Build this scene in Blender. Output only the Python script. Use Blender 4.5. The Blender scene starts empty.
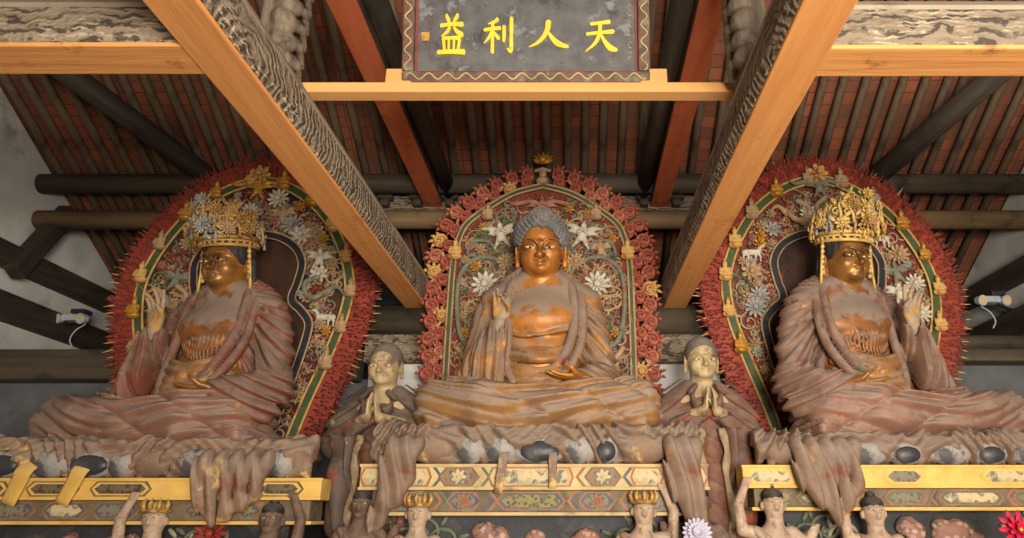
import bpy, bmesh, math, random
import numpy as np
from mathutils import Vector, Matrix, Euler

# ---------------------------------------------------------------- camera, world, lights
scene = bpy.context.scene
COL = scene.collection
PITCH = math.radians(19.5)
FPX = 700.0
PX, PY = 570.0, 269.0
EYE = 1.6
cam_d = bpy.data.cameras.new('camera')
cam_d.sensor_fit = 'HORIZONTAL'; cam_d.sensor_width = 36.0
cam_d.lens = FPX * 36.0 / 1024.0
cam_d.shift_x = -(PX - 512.0) / 1024.0
cam_d.clip_start = 0.05
cam = bpy.data.objects.new('camera', cam_d); COL.objects.link(cam)
cam.location = (0, 0, EYE)
cam.rotation_euler = (math.pi / 2 + PITCH, 0, 0)
scene.camera = cam

world = bpy.data.worlds.new('world'); scene.world = world
world.use_nodes = True
wbg = world.node_tree.nodes['Background']
wbg.inputs[0].default_value = (0.85, 0.9, 1.0, 1); wbg.inputs[1].default_value = 0.03

def area(name, loc, target, sx, sy, power, col):
    l = bpy.data.lights.new(name, 'AREA'); l.shape = 'RECTANGLE'
    l.size = sx; l.size_y = sy; l.energy = power; l.color = col
    o = bpy.data.objects.new(name, l); COL.objects.link(o)
    o.location = loc
    o.rotation_euler = (Vector(target) - Vector(loc)).to_track_quat('-Z', 'Y').to_euler()
    return o
# daylight through the open doors of the front wall, a door leaf's height, and the window beside it
area('daylight_door', (1.3, -3.6, 1.75), (1.5, 7.0, 3.0), 2.3, 2.4, 480, (1.0, 0.92, 0.80)).data.spread = math.radians(138)
area('daylight_window', (4.6, -3.6, 2.2), (2.5, 7.0, 3.4), 2.0, 1.6, 200, (1.0, 0.93, 0.83))
vs = scene.view_settings
scene.display_settings.display_device = 'sRGB'
vs.view_transform = 'Standard'; vs.look = 'None'; vs.gamma = 1.0; vs.use_curve_mapping = False
vs.exposure = 0.6

# ---------------------------------------------------------------- helpers
random.seed(7)
PI = math.pi
sin, cos = math.sin, math.cos
R = math.radians
def at(u, v, y):
    "the point at depth y that the photograph's pixel (u, v) looks at"
    xr = (u - PX) / FPX; yc = (PY - v) / FPX
    f = cos(PITCH) - sin(PITCH) * yc; up = sin(PITCH) + cos(PITCH) * yc
    t = y / f
    return Vector((xr * t, y, EYE + up * t))

def lin(c):
    out = []
    for v in c[:3]:
        v = v / 255.0
        out.append(v / 12.92 if v <= 0.04045 else ((v + 0.055) / 1.055) ** 2.4)
    return (*out, 1.0)

class NT:
    def __init__(s, name):
        s.m = bpy.data.materials.new(name); s.m.use_nodes = True
        s.t = s.m.node_tree; s.N = s.t.nodes; s.L = s.t.links
        s.b = s.N['Principled BSDF']
        s.tc = s.N.new('ShaderNodeTexCoord')
    def link(s, a, b): s.L.new(a, b)
    def coord(s, sc=(1, 1, 1), rot=(0, 0, 0)):
        mp = s.N.new('ShaderNodeMapping'); s.link(s.tc.outputs['Object'], mp.inputs[0])
        mp.inputs['Scale'].default_value = sc; mp.inputs['Rotation'].default_value = rot
        return mp.outputs[0]
    def noise(s, co, scale, detail=4, rough=.55, dist=0):
        n = s.N.new('ShaderNodeTexNoise'); s.link(co, n.inputs['Vector'])
        n.inputs['Scale'].default_value = scale; n.inputs['Detail'].default_value = detail
        n.inputs['Roughness'].default_value = rough; n.inputs['Distortion'].default_value = dist
        return n.outputs['Fac']
    def vor(s, co, scale, feat='DISTANCE_TO_EDGE'):
        n = s.N.new('ShaderNodeTexVoronoi'); n.feature = feat; s.link(co, n.inputs['Vector'])
        n.inputs['Scale'].default_value = scale
        return n.outputs['Distance']
    def wave(s, co, scale, dist=0, detail=2, dscale=1, prof='SIN', axis='X', kind='BANDS'):
        n = s.N.new('ShaderNodeTexWave'); s.link(co, n.inputs['Vector'])
        n.wave_type = kind; n.wave_profile = prof
        if kind == 'BANDS': n.bands_direction = axis
        n.inputs['Scale'].default_value = scale; n.inputs['Distortion'].default_value = dist
        n.inputs['Detail'].default_value = detail; n.inputs['Detail Scale'].default_value = dscale
        return n.outputs['Fac']
    def step(s, v, lo, hi, a=0.0, b=1.0):
        n = s.N.new('ShaderNodeMapRange'); s.link(v, n.inputs[0])
        n.inputs[1].default_value = lo; n.inputs[2].default_value = hi
        n.inputs[3].default_value = a; n.inputs[4].default_value = b
        return n.outputs[0]
    def math(s, op, a, b):
        n = s.N.new('ShaderNodeMath'); n.operation = op
        for i, v in enumerate((a, b)):
            if isinstance(v, (int, float)): n.inputs[i].default_value = v
            else: s.link(v, n.inputs[i])
        return n.outputs[0]
    def mix(s, f, a, b):
        n = s.N.new('ShaderNodeMix'); n.data_type = 'RGBA'
        for i, v in ((0, f), (6, a), (7, b)):
            if isinstance(v, (int, float)): n.inputs[i].default_value = v
            elif isinstance(v, tuple): n.inputs[i].default_value = v
            else: s.link(v, n.inputs[i])
        return n.outputs[2]
    def nz(s):
        g = s.N.new('ShaderNodeNewGeometry'); x = s.N.new('ShaderNodeSeparateXYZ')
        s.link(g.outputs['Normal'], x.inputs[0]); return x.outputs[2]
    def bump(s, h, strength=.4, dist=.02):
        n = s.N.new('ShaderNodeBump'); s.link(h, n.inputs['Height'])
        n.inputs['Strength'].default_value = strength; n.inputs['Distance'].default_value = dist
        s.link(n.outputs[0], s.b.inputs['Normal'])
    def done(s, col, rough=.7, metal=0.0, spec=.35):
        if isinstance(col, tuple): s.b.inputs['Base Color'].default_value = col
        else: s.link(col, s.b.inputs['Base Color'])
        for k, v in (('Roughness', rough), ('Metallic', metal), ('Specular IOR Level', spec)):
            if isinstance(v, (int, float)): s.b.inputs[k].default_value = v
            else: s.link(v, s.b.inputs[k])
        return s.m

def aged(name, c1, c2, c3=None, dust=None, scale=6, rough=.6, metal=0, bump=.35, c3lim=(.55, .65), dlim=(.05, .75), damt=.9, spec=.35, c4=None, c4lim=(.58, .64)):
    "old paint or gilding: two tones, worn patches of a third and fourth colour, dust lying on what faces up"
    t = NT(name); co = t.coord()
    col = t.mix(t.step(t.noise(co, scale, 5), .35, .65), lin(c1), lin(c2))
    if c3: col = t.mix(t.step(t.noise(t.coord(rot=(.5, .3, .9)), scale * .55, 6, .65), *c3lim), col, lin(c3))
    if c4: col = t.mix(t.step(t.noise(t.coord(rot=(1.5, .8, .2)), scale * .8, 6, .65), *c4lim), col, lin(c4))
    ro = rough; me = metal
    if dust:
        f = t.math('ADD', t.nz(), t.step(t.noise(co, scale * 1.7, 5), .3, .7, -.35, .35))
        f = t.step(f, dlim[0], dlim[1], 0, damt)
        col = t.mix(f, col, lin(dust))
        ro = t.step(f, 0, 1, rough, .85)
        if metal: me = t.step(f, 0, 1, metal, 0)
    if bump: t.bump(t.noise(co, scale * 5, 6), bump, .012)
    return t.done(col, ro, me, spec)

def wood(name, c1, c2, c3=None, axis=0, grain=9, rough=.7, bump=.5, c3lim=(.55, .7), stretch=.09):
    t = NT(name); sc = [1, 1, 1]; sc[axis] = stretch
    co = t.coord(tuple(sc))
    g = t.noise(co, grain, 6, .65)
    col = t.mix(t.step(g, .32, .68), lin(c1), lin(c2))
    if c3: col = t.mix(t.step(t.noise(t.coord((1, 1, 1), (.3, .2, .7)), grain * .3, 6, .7), *c3lim), col, lin(c3))
    t.bump(g, bump, .02)
    return t.done(col, rough)

class MB:
    "collects shapes for ONE mesh"
    def __init__(s): s.v = []; s.f = []
    def add(s, vs, fs):
        b = len(s.v); s.v += [tuple(v) for v in vs]; s.f += [tuple(i + b for i in f) for f in fs]; return s
    def box(s, lo, hi, ch=0.0, M=None):
        bm = bmesh.new(); bmesh.ops.create_cube(bm, size=1)
        for v in bm.verts: v.co = Vector([lo[i] + (hi[i] - lo[i]) * (v.co[i] + .5) for i in range(3)])
        if ch: bmesh.ops.bevel(bm, geom=bm.edges[:], offset=ch, segments=2, profile=.6, affect='EDGES')
        if M: bm.transform(M)
        bm.verts.index_update()
        s.add([v.co[:] for v in bm.verts], [[v.index for v in f.verts] for f in bm.faces]); bm.free(); return s
    def tube(s, pts, rad, n=8, flat=1.0, up=None, caps=True):
        pts = [Vector(p) for p in pts]; m = len(pts)
        if isinstance(rad, (int, float)): rad = [rad] * m
        vs = []; u = Vector(up) if up else None
        for i, p in enumerate(pts):
            t = (pts[min(i + 1, m - 1)] - pts[max(i - 1, 0)]).normalized()
            if u is None: u = t.orthogonal()
            w = u - t * u.dot(t)
            if w.length < 1e-5: w = t.orthogonal()
            w.normalize(); q = t.cross(w)
            if not up: u = w
            for k in range(n):
                a = 2 * PI * k / n
                vs.append(p + (q * cos(a) + w * sin(a) * flat) * rad[i])
        fs = [(i * n + k, i * n + (k + 1) % n, (i + 1) * n + (k + 1) % n, (i + 1) * n + k) for i in range(m - 1) for k in range(n)]
        if caps: fs += [tuple(range(n))[::-1], tuple((m - 1) * n + k for k in range(n))]
        return s.add(vs, fs)
    def ball(s, c, r, nu=10, nv=7, M=None):
        if isinstance(r, (int, float)): r = (r, r, r)
        vs = [(0, 0, -1)]
        for j in range(1, nv):
            b = -PI / 2 + PI * j / nv
            vs += [(cos(b) * cos(2 * PI * k / nu), cos(b) * sin(2 * PI * k / nu), sin(b)) for k in range(nu)]
        vs.append((0, 0, 1)); top = len(vs) - 1
        fs = [(0, 1 + (k + 1) % nu, 1 + k) for k in range(nu)]
        for j in range(nv - 2):
            a = 1 + j * nu
            fs += [(a + k, a + (k + 1) % nu, a + nu + (k + 1) % nu, a + nu + k) for k in range(nu)]
        a = 1 + (nv - 2) * nu
        fs += [(a + k, a + (k + 1) % nu, top) for k in range(nu)]
        out = []
        for v in vs:
            q = Vector((v[0] * r[0], v[1] * r[1], v[2] * r[2]))
            if M: q = M @ q
            out.append(q + Vector(c))
        return s.add(out, fs)
    def prism(s, poly, y0, y1):
        "polygon in x,z extruded from y0 (front) to y1"
        n = len(poly)
        vs = [(p[0], y0, p[1]) for p in poly] + [(p[0], y1, p[1]) for p in poly]
        fs = [tuple(range(n))[::-1] if area2(poly) < 0 else tuple(range(n)), tuple(range(n, 2 * n))]
        fs += [(i, (i + 1) % n, n + (i + 1) % n, n + i) for i in range(n)]
        return s.add(vs, fs)
    def ring(s, a, b, y0, y1, closed=False):
        "band between two outlines of equal length, in x,z, extruded in y"
        n = len(a)
        vs = [(p[0], y0, p[1]) for p in a] + [(p[0], y0, p[1]) for p in b] + [(p[0], y1, p[1]) for p in a] + [(p[0], y1, p[1]) for p in b]
        fs = []
        for i in range(n if closed else n - 1):
            j = (i + 1) % n
            fs += [(i, j, n + j, n + i), (2 * n + i, 3 * n + i, 3 * n + j, 2 * n + j), (i, 2 * n + i, 2 * n + j, j), (n + i, n + j, 3 * n + j, 3 * n + i)]
        if not closed: fs += [(0, n, 3 * n, 2 * n), (n - 1, 3 * n - 1, 4 * n - 1, 2 * n - 1)]
        return s.add(vs, fs)
    def build(s, name, mat, parent=None, smooth=False, fix=True):
        me = bpy.data.meshes.new(name); me.from_pydata(s.v, [], s.f)
        if fix:
            bm = bmesh.new(); bm.from_mesh(me); bmesh.ops.recalc_face_normals(bm, faces=bm.faces[:]); bm.to_mesh(me); bm.free()
        if smooth: me.polygons.foreach_set('use_smooth', [True] * len(me.polygons))
        me.materials.append(mat); me.update()
        return place(name, me, parent)
def area2(p): return sum(p[i][0] * p[(i + 1) % len(p)][1] - p[(i + 1) % len(p)][0] * p[i][1] for i in range(len(p)))
def place(name, me, parent=None):
    o = bpy.data.objects.new(name, me); COL.objects.link(o)
    if parent: o.parent = parent
    return o
def thing(name, label, cat, loc=(0, 0, 0), rz=0, group=None):
    o = bpy.data.objects.new(name, None); COL.objects.link(o); o.empty_display_size = .1
    o.location = loc; o.rotation_euler = (0, 0, rz)
    return tag(o, label, cat, group)
def tag(o, label, cat, group=None):
    o['label'] = label; o['category'] = cat
    if group: o['group'] = group
    return o
def struct(o): o['kind'] = 'structure'; return o
def copy_of(o, parent, loc=None, rot=None, sc=None, label=None, mat=None):
    c = o.copy(); COL.objects.link(c); c.parent = parent
    if loc is not None: c.location = loc
    if rot is not None: c.rotation_euler = rot
    if sc is not None: c.scale = sc if not isinstance(sc, (int, float)) else (sc, sc, sc)
    if mat is not None:
        c.material_slots[0].link = 'OBJECT'; c.material_slots[0].material = mat
    return c
def copy_tree(o, label=None):
    r = o.copy(); COL.objects.link(r)
    for ch in o.children:
        c = ch.copy(); COL.objects.link(c); c.parent = r
        for g in ch.children:
            d = g.copy(); COL.objects.link(d); d.parent = c
    if label: r['label'] = label
    return r
def spl(pts, n=6):
    "Catmull-Rom through points of any dimension"
    P = [np.array(p, float) for p in pts]; P = [2 * P[0] - P[1]] + P + [2 * P[-1] - P[-2]]; out = []
    for i in range(1, len(P) - 2):
        for k in range(n):
            t = k / n; a, b, c, d = P[i - 1], P[i], P[i + 1], P[i + 2]
            out.append(.5 * (2 * b + (c - a) * t + (2 * a - 5 * b + 4 * c - d) * t * t + (3 * b - a - 3 * c + d) * t ** 3))
    out.append(P[-2]); return [tuple(o) for o in out]

# ---------------------------------------------------------------- sculpting field: blended solids turned into one skin
def rotm(e): return np.array(Euler(e).to_matrix())
class Clay:
    def __init__(s, lo, hi, h):
        s.lo = np.array(lo, float); s.h = h
        s.n = np.ceil((np.array(hi) - s.lo) / h).astype(int) + 1
        s.ax = [(s.lo[i] + h * np.arange(s.n[i])).astype(np.float32) for i in range(3)]
        s.d = np.full(tuple(s.n), 9.0, np.float32)
        s.C = np.zeros(3); s.R = np.eye(3); s.S = 1.0
    def frame(s, c=(0, 0, 0), R=None, S=1.0):
        s.C = np.array(c, float); s.R = np.eye(3) if R is None else R; s.S = S
    def w(s, p): return s.C + s.R @ (np.array(p, float) * s.S)
    def sl(s, lo, hi):
        a = np.clip(np.floor((np.array(lo) - s.lo) / s.h).astype(int), 0, s.n - 1)
        b = np.clip(np.ceil((np.array(hi) - s.lo) / s.h).astype(int) + 1, 1, s.n)
        if (b <= a).any(): return None
        sl = tuple(slice(a[i], b[i]) for i in range(3))
        x, y, z = (s.ax[i][sl[i]] for i in range(3))
        return sl, x[:, None, None], y[None, :, None], z[None, None, :]
    def put(s, fn, lo, hi, k, cut):
        pad = k + 3 * s.h
        q = s.sl(np.array(lo) - pad, np.array(hi) + pad)
        if q is None: return
        sl, x, y, z = q; v = fn(x, y, z); D = s.d[sl]
        if cut:
            v = -v; hh = np.clip(.5 - .5 * (D - v) / k, 0, 1); s.d[sl] = D * (1 - hh) + v * hh + k * hh * (1 - hh)
        else:
            hh = np.clip(.5 + .5 * (D - v) / k, 0, 1); s.d[sl] = D * (1 - hh) + v * hh - k * hh * (1 - hh)
    def ell(s, c, r, rot=None, k=.03, cut=False):
        c = s.w(c); r = np.array(r, float) * s.S; M = s.R if rot is None else s.R @ rotm(rot); k *= s.S; m = r.max()
        ext = np.sqrt((M ** 2) @ (r ** 2))
        def fn(x, y, z):
            x = x - c[0]; y = y - c[1]; z = z - c[2]
            p = [(x * M[0, i] + y * M[1, i] + z * M[2, i]) / r[i] for i in range(3)]
            k0 = np.sqrt(p[0] ** 2 + p[1] ** 2 + p[2] ** 2) + 1e-6
            k1 = np.sqrt((p[0] / r[0]) ** 2 + (p[1] / r[1]) ** 2 + (p[2] / r[2]) ** 2) + 1e-6
            return k0 * (k0 - 1) / k1
        s.put(fn, c - ext, c + ext, k, cut)
    def tube(s, pts, rad, k=.02, cut=False, sm=0):
        if isinstance(rad, (int, float)): rad = [rad] * len(pts)
        if sm:
            q = spl([(*p, r) for p, r in zip(pts, rad)], sm); pts = [a[:3] for a in q]; rad = [a[3] for a in q]
        P = [s.w(p) for p in pts]; rr = [r * s.S for r in rad]; k *= s.S
        lo = np.min([p - r for p, r in zip(P, rr)], 0); hi = np.max([p + r for p, r in zip(P, rr)], 0)
        def fn(x, y, z):
            best = None
            for i in range(len(P) - 1):
                a, b = P[i], P[i + 1]; ab = b - a; l2 = float(ab @ ab) + 1e-9
                t = np.clip(((x - a[0]) * ab[0] + (y - a[1]) * ab[1] + (z - a[2]) * ab[2]) / l2, 0, 1)
                v = np.sqrt((x - a[0] - ab[0] * t) ** 2 + (y - a[1] - ab[1] * t) ** 2 + (z - a[2] - ab[2] * t) ** 2) - (rr[i] + (rr[i + 1] - rr[i]) * t)
                best = v if best is None else np.minimum(best, v)
            return best
        s.put(fn, lo, hi, k, cut)
    def box(s, c, hf, rnd=.03, rot=None, k=.03, cut=False):
        c = s.w(c); hf = np.array(hf, float) * s.S; M = s.R if rot is None else s.R @ rotm(rot); k *= s.S; rnd *= s.S
        ext = np.abs(M) @ hf
        def fn(x, y, z):
            x = x - c[0]; y = y - c[1]; z = z - c[2]
            q = [np.abs(x * M[0, i] + y * M[1, i] + z * M[2, i]) - hf[i] + rnd for i in range(3)]
            o = np.sqrt(np.maximum(q[0], 0) ** 2 + np.maximum(q[1], 0) ** 2 + np.maximum(q[2], 0) ** 2)
            return o + np.minimum(np.maximum(q[0], np.maximum(q[1], q[2])), 0) - rnd
        s.put(fn, c - ext, c + ext, k, cut)
    def ripple(s, fn):
        "folds: moves the skin by fn(x, y, z)"
        x, y, z = s.ax[0][:, None, None], s.ax[1][None, :, None], s.ax[2][None, None, :]
        near = np.abs(s.d) < .3
        dv = np.broadcast_to(fn(x, y, z), s.d.shape).astype(np.float32)
        s.d = np.where(near, s.d + dv, s.d)
    def build(s, name, mat, parent=None, extra=()):
        d = s.d.copy()
        d[0] = np.maximum(d[0], s.h); d[-1] = np.maximum(d[-1], s.h); d[:, 0] = np.maximum(d[:, 0], s.h); d[:, -1] = np.maximum(d[:, -1], s.h)
        d[:, :, 0] = np.maximum(d[:, :, 0], s.h); d[:, :, -1] = np.maximum(d[:, :, -1], s.h)
        ins = d < 0; n = d.shape
        def vw(a, o): return a[o[0]:n[0] - 1 + o[0], o[1]:n[1] - 1 + o[1], o[2]:n[2] - 1 + o[2]]
        offs = [(i, j, k) for i in (0, 1) for j in (0, 1) for k in (0, 1)]
        cnt = np.zeros((n[0] - 1, n[1] - 1, n[2] - 1), np.int8)
        for o in offs: cnt += vw(ins, o)
        act = (cnt > 0) & (cnt < 8); idx = np.argwhere(act)
        vals = {o: vw(d, o)[act] for o in offs}
        acc = np.zeros((len(idx), 3)); num = np.zeros(len(idx))
        for o in offs:
            for ax in range(3):
                if o[ax]: continue
                p = list(o); p[ax] = 1; p = tuple(p)
                a, b = vals[o], vals[p]; cr = (a < 0) != (b < 0)
                t = np.where(cr, a / np.where(cr, a - b, 1), 0)
                pos = np.tile(np.array(o, float), (len(idx), 1)); pos[:, ax] += t
                acc += pos * cr[:, None]; num += cr
        V = s.lo + s.h * (idx + acc / num[:, None])
        ids = np.full(act.shape, -1, np.int64); ids[act] = np.arange(len(idx))
        F = []
        for ax in range(3):
            o1, o2 = [(1, 2), (2, 0), (0, 1)][ax]
            A = [slice(None)] * 3; B = [slice(None)] * 3; A[ax] = slice(0, -1); B[ax] = slice(1, None)
            for o in (o1, o2): A[o] = slice(1, -1); B[o] = slice(1, -1)
            a, b = ins[tuple(A)], ins[tuple(B)]
            e = np.argwhere(a != b); sg = a[a != b]
            for o in (o1, o2): e[:, o] += 1
            def cell(da, db):
                q = e.copy(); q[:, o1] -= da; q[:, o2] -= db
                return ids[q[:, 0], q[:, 1], q[:, 2]]
            Q = np.stack([cell(1, 1), cell(0, 1), cell(0, 0), cell(1, 0)], 1)
            Q[~sg] = Q[~sg][:, ::-1]; F.append(Q)
        F = np.concatenate(F)
        F = F[(F >= 0).all(1)]
        me = bpy.data.meshes.new(name)
        me.vertices.add(len(V)); me.vertices.foreach_set('co', V.astype(np.float32).ravel())
        me.loops.add(F.size); me.loops.foreach_set('vertex_index', F.astype(np.int32).ravel())
        me.polygons.add(len(F)); me.polygons.foreach_set('loop_start', np.arange(0, F.size, 4, dtype=np.int32))
        me.polygons.foreach_set('use_smooth', np.ones(len(F), bool))
        me.update(calc_edges=True); me.validate()
        me.materials.append(mat)
        if extra:          # patches of the same skin in another finish: (centre, radius, material)
            cen = V[F].mean(1); mi = np.zeros(len(F), np.int32)
            for q, (cc, r, mm) in enumerate(extra):
                me.materials.append(mm); mi[np.linalg.norm(cen - np.array(cc), axis=1) < r] = q + 1
            me.polygons.foreach_set('material_index', mi)
        return place(name, me, parent)

# ---------------------------------------------------------------- materials of the hall
m_plaster = aged('grey_plaster', (222, 219, 212), (200, 196, 188), (176, 170, 160), scale=2.2, rough=.9, bump=.2)
m_plaster_dark = aged('sooty_plaster', (104, 104, 104), (82, 82, 84), (66, 64, 62), scale=2.0, rough=.9, bump=.2)
m_floor = aged('stone_floor', (150, 132, 112), (126, 110, 94), scale=1.5, rough=.8)
def roof_boards():
    t = NT('red_roof_boards')
    co = t.coord((1, 1, 1))
    mp = t.N.new('ShaderNodeMapping'); t.link(t.tc.outputs['Object'], mp.inputs[0])
    br = t.N.new('ShaderNodeTexBrick'); t.link(mp.outputs[0], br.inputs['Vector'])
    br.inputs['Scale'].default_value = 1; br.inputs['Brick Width'].default_value = .23; br.inputs['Row Height'].default_value = .16
    br.inputs['Mortar Size'].default_value = .006; br.inputs['Color1'].default_value = lin((160, 92, 60)); br.inputs['Color2'].default_value = lin((128, 76, 54))
    br.inputs['Mortar'].default_value = lin((84, 52, 38)); br.offset = 0
    col = t.mix(t.step(t.noise(co, 1.1, 5), .42, .66), br.outputs[0], lin((104, 70, 52)))
    t.bump(br.outputs['Fac'], .4, .01)
    return t.done(col, .85)
m_roof = roof_boards()
m_rafter = wood('brown_rafter_wood', (138, 116, 94), (106, 88, 70), (72, 58, 46), axis=1, grain=7)
m_dark_x = wood('dark_beam_wood_x', (88, 76, 60), (58, 50, 40), (36, 31, 26), axis=0, grain=9)
m_brown_x = wood('brown_beam_wood_x', (140, 112, 80), (100, 80, 58), (60, 48, 38), axis=0, grain=9)
m_dark_y = wood('dark_beam_wood_y', (74, 62, 50), (46, 39, 33), (30, 26, 23), axis=1, grain=9)
m_red_y = wood('red_beam_wood', (196, 106, 66), (172, 86, 52), (120, 60, 42), axis=1, grain=8, bump=.3)
m_orange_y = wood('orange_soffit_y', (226, 160, 92), (206, 136, 76), (150, 92, 52), axis=1, grain=14, bump=.4, c3lim=(.6, .78), stretch=.05)
m_orange_x = wood('orange_soffit_x', (226, 162, 92), (204, 136, 78), (140, 86, 52), axis=0, grain=14, bump=.4, c3lim=(.58, .72), stretch=.05)
m_plank = wood('pale_plank', (228, 172, 108), (216, 156, 92), axis=0, grain=6, bump=.1)
m_weather_y = wood('weathered_grey_wood', (158, 142, 122), (126, 112, 96), (96, 82, 68), axis=1, grain=10)
m_weather_x = wood('weathered_grey_wood_x', (166, 150, 128), (134, 120, 102), (100, 86, 72), axis=0, grain=10)
def carved(name, axis):
    "grey beam face with faded painted scrolls"
    t = NT(name); sc = [4.4, 4.4, 4.4]; sc[axis] = 3.0
    co = t.coord(tuple(sc))
    g = t.noise(t.coord(tuple(.09 if i == axis else 1 for i in range(3))), 12, 6, .65)
    base = t.mix(t.step(g, .3, .7), lin((150, 132, 110)), lin((112, 98, 82)))
    w = t.wave(co, 1.5, 9, 3, 1.6, kind='RINGS')
    v = t.vor(co, 4.5, 'F1')
    w2 = t.wave(co, 2.2, 6, 2.5, 2.4, kind='BANDS', axis='Z')
    f = t.math('MULTIPLY', t.step(w, .62, .78), t.step(t.noise(co, 1.6, 4), .38, .5))
    f2 = t.math('MULTIPLY', t.step(w2, .72, .88), t.step(t.noise(co, 1.7, 4), .5, .56))
    col = t.mix(t.math('MULTIPLY', f, .85), base, lin((52, 44, 38)))
    col = t.mix(t.math('MULTIPLY', f2, .6), col, lin((190, 172, 140)))
    h = t.math('ADD', t.math('MULTIPLY', w, .6), g)
    t.bump(h, .6, .03)
    return t.done(col, .8)
m_carved_y = carved('faded_painted_wood_y', 1)
m_carved_x = carved('faded_painted_wood_x', 0)

# ---------------------------------------------------------------- room shell
XL, XR, YB, YF = -6.73, 5.84, 10.0, -3.9
RZ = lambda y: 4.73 + .55 * (10 - y)          # roof underside
struct(MB().box((XL - .3, YF - .3, -.2), (XR + .3, YB + .3, 0)).build('floor', m_floor))
struct(MB().box((XL - .3, YB, 0), (XR + .3, YB + .25, 5.2)).build('wall_back', m_plaster_dark))
for nm, x0, x1 in (('wall_left', XL - .25, XL), ('wall_right', XR, XR + .25)):
    w = MB().prism([(YF, 0), (YB, 0), (YB, RZ(YB) + .05), (3.0, RZ(3.0) + .05), (YF, RZ(3.0) - .55 * 6.9 + .05)], x0, x1)
    w.v = [(v[1], v[0], v[2]) for v in w.v]
    struct(w.build(nm, m_plaster))
# front wall with the open doorway
struct(MB().box((XL, YF - .25, 0), (-2.4, YF, 4.9)).box((3.2, YF - .25, 3.2), (6.0, YF, 4.9)).box((-2.4, YF - .25, 3.4), (3.2, YF, 4.9)).box((3.2, YF - .25, 0), (6.0, YF, 1.2)).build('wall_front', m_plaster))
# roof: the back slope is seen, the front slope closes the hall
L = 7.0 / cos(math.atan(.55))
rb = MB().box((XL - .3, 0, 0), (XR + .3, L + 1.0, .1))
ro = struct(rb.build('ceiling', m_roof)); ro.location = (0, 3.0, RZ(3.0) + .13); ro.rotation_euler = (-math.atan(.55), 0, 0)
rf = MB().box((XL - .3, 0, 0), (XR + .3, L + .2, .1))
rr = struct(rf.build('ceiling_front', m_roof)); rr.location = (0, 3.0, RZ(3.0) + .13); rr.rotation_euler = (math.atan(.55), 0, PI)
rr.location = (-.89, 3.0, RZ(3.0) + .13)

# round rafters under the boards
sl = math.atan(.55)
raf = MB().tube([(0, 0, 0), (0, 2.4, 0), (0, L + .3, 0)], [.05, .052, .054], 10).build('roof_rafter', m_rafter, smooth=True)
x = XL + .1; i = 0
while x < XR - .05:
    o = raf if i == 0 else copy_of(raf, None)
    dy = random.uniform(-.02, .02)
    o.location = (x + dy, 3.05, RZ(3.05) + .065); o.rotation_euler = (-sl, random.uniform(0, 6), random.uniform(-.004, .004)); o.rotation_euler = (-sl, 0, random.uniform(-.004, .004))
    tag(o, 'round brown rafter running up under the red roof boards', 'rafter', 'roof rafters')
    x += .235; i += 1

# purlins, tie beams
def xbeam(name, label, y, z, r, mat, x0=XL, x1=XR, cat='beam', rz=1.0):
    o = MB().tube([(x0, 0, 0), ((x0 + x1) / 2, 0, .01), (x1, 0, 0)], r, 14, flat=rz, up=(0, 0, 1)).build(name, mat, smooth=True)
    o.location = (0, y, z); return tag(o, label, cat)
xbeam('purlin', 'upper dark round purlin across the rafters above the tallest flame tips', 8.05, at(100, 184, 8.05).z, .13, m_dark_x)
xbeam('purlin', 'lower brown round timber under the dark purlin behind the carved halo tops', 8.15, at(100, 220, 8.15).z, .125, m_brown_x)
# carved boards and bracket band between the two purlins, in the middle bay
def bracket_band(z, y, x0, x1, label):
    t = thing('bracket_frieze', label, 'frieze', (0, y, z))
    MB().box((x0, -.03, -.1), (x1, .05, .12), .01).build('frieze_board', m_carved_x, t)
    blk = None; x = x0 + .2
    while x < x1 - .1:
        if blk is None:
            blk = MB().box((-.1, -.13, .03), (.1, .0, .1), .012).box((-.055, -.11, -.06), (.055, .0, .03), .012).build('bracket_block', m_dark_x, t)
            blk.location = (x, -.03, 0)
        else: copy_of(blk, t, (x, -.03, 0))
        x += .42
    return t
bracket_band(at(540, 203, 8.3).z, 8.36, -2.6, 2.1, 'dark carved bracket frieze beneath the purlin behind the middle halo')
MB_l = lambda y, z, h: None

# partition behind the statues and the lintels on it
zl0, zl1 = at(400, 364, 8.1).z, at(400, 336, 8.1).z
def partition(n, x0, x1, z1, mat):
    return struct(MB().box((x0, 8.12, 0), (x1, 8.3, z1)).build('wall_partition_' + n, mat))
partition('middle', -2.35, 1.75, zl0 + .05, m_plaster)
zs = at(60, 382, 8.0).z; zs2 = at(980, 364, 8.0).z
partition('west', XL, -2.35, zs + .05, m_plaster_dark)
partition('east', 1.75, XR, zs2 + .05, m_plaster_dark)
def beam_box(name, label, lo, hi, mat, ch=.04, cat='beam'):
    c = [(a + b) / 2 for a, b in zip(lo, hi)]
    o = MB().box([a - b for a, b in zip(lo, c)], [a - b for a, b in zip(hi, c)], ch).build(name, mat)
    o.location = c; return tag(o, label, cat)
beam_box('lintel', 'carved dark lintel board over the pale partition between the halos', (-2.4, 8.0, zl0), (1.8, 8.3, zl1), m_carved_x, .02)
tb = MB().tube([(-2.4, 0, 0), (1.8, 0, 0)], .2, 16).build('round_beam', m_dark_x, smooth=True)
tb.location = (0, 8.12, zl1 + .19); tag(tb, 'weathered round beam lying on the carved lintel behind the middle halo', 'beam')
beam_box('tie_beam', 'black tie beam low on the wall beside the bodhisattva with the right arm raised', (XL, 7.82, zs), (-2.4, 8.1, at(60, 352, 8.0).z), m_dark_x)
beam_box('tie_beam', 'lower black tie beam beyond the bodhisattva beside the red flower', (1.8, 7.82, zs2), (XR, 8.1, at(980, 352, 8.0).z), m_dark_x, .03)
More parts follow.
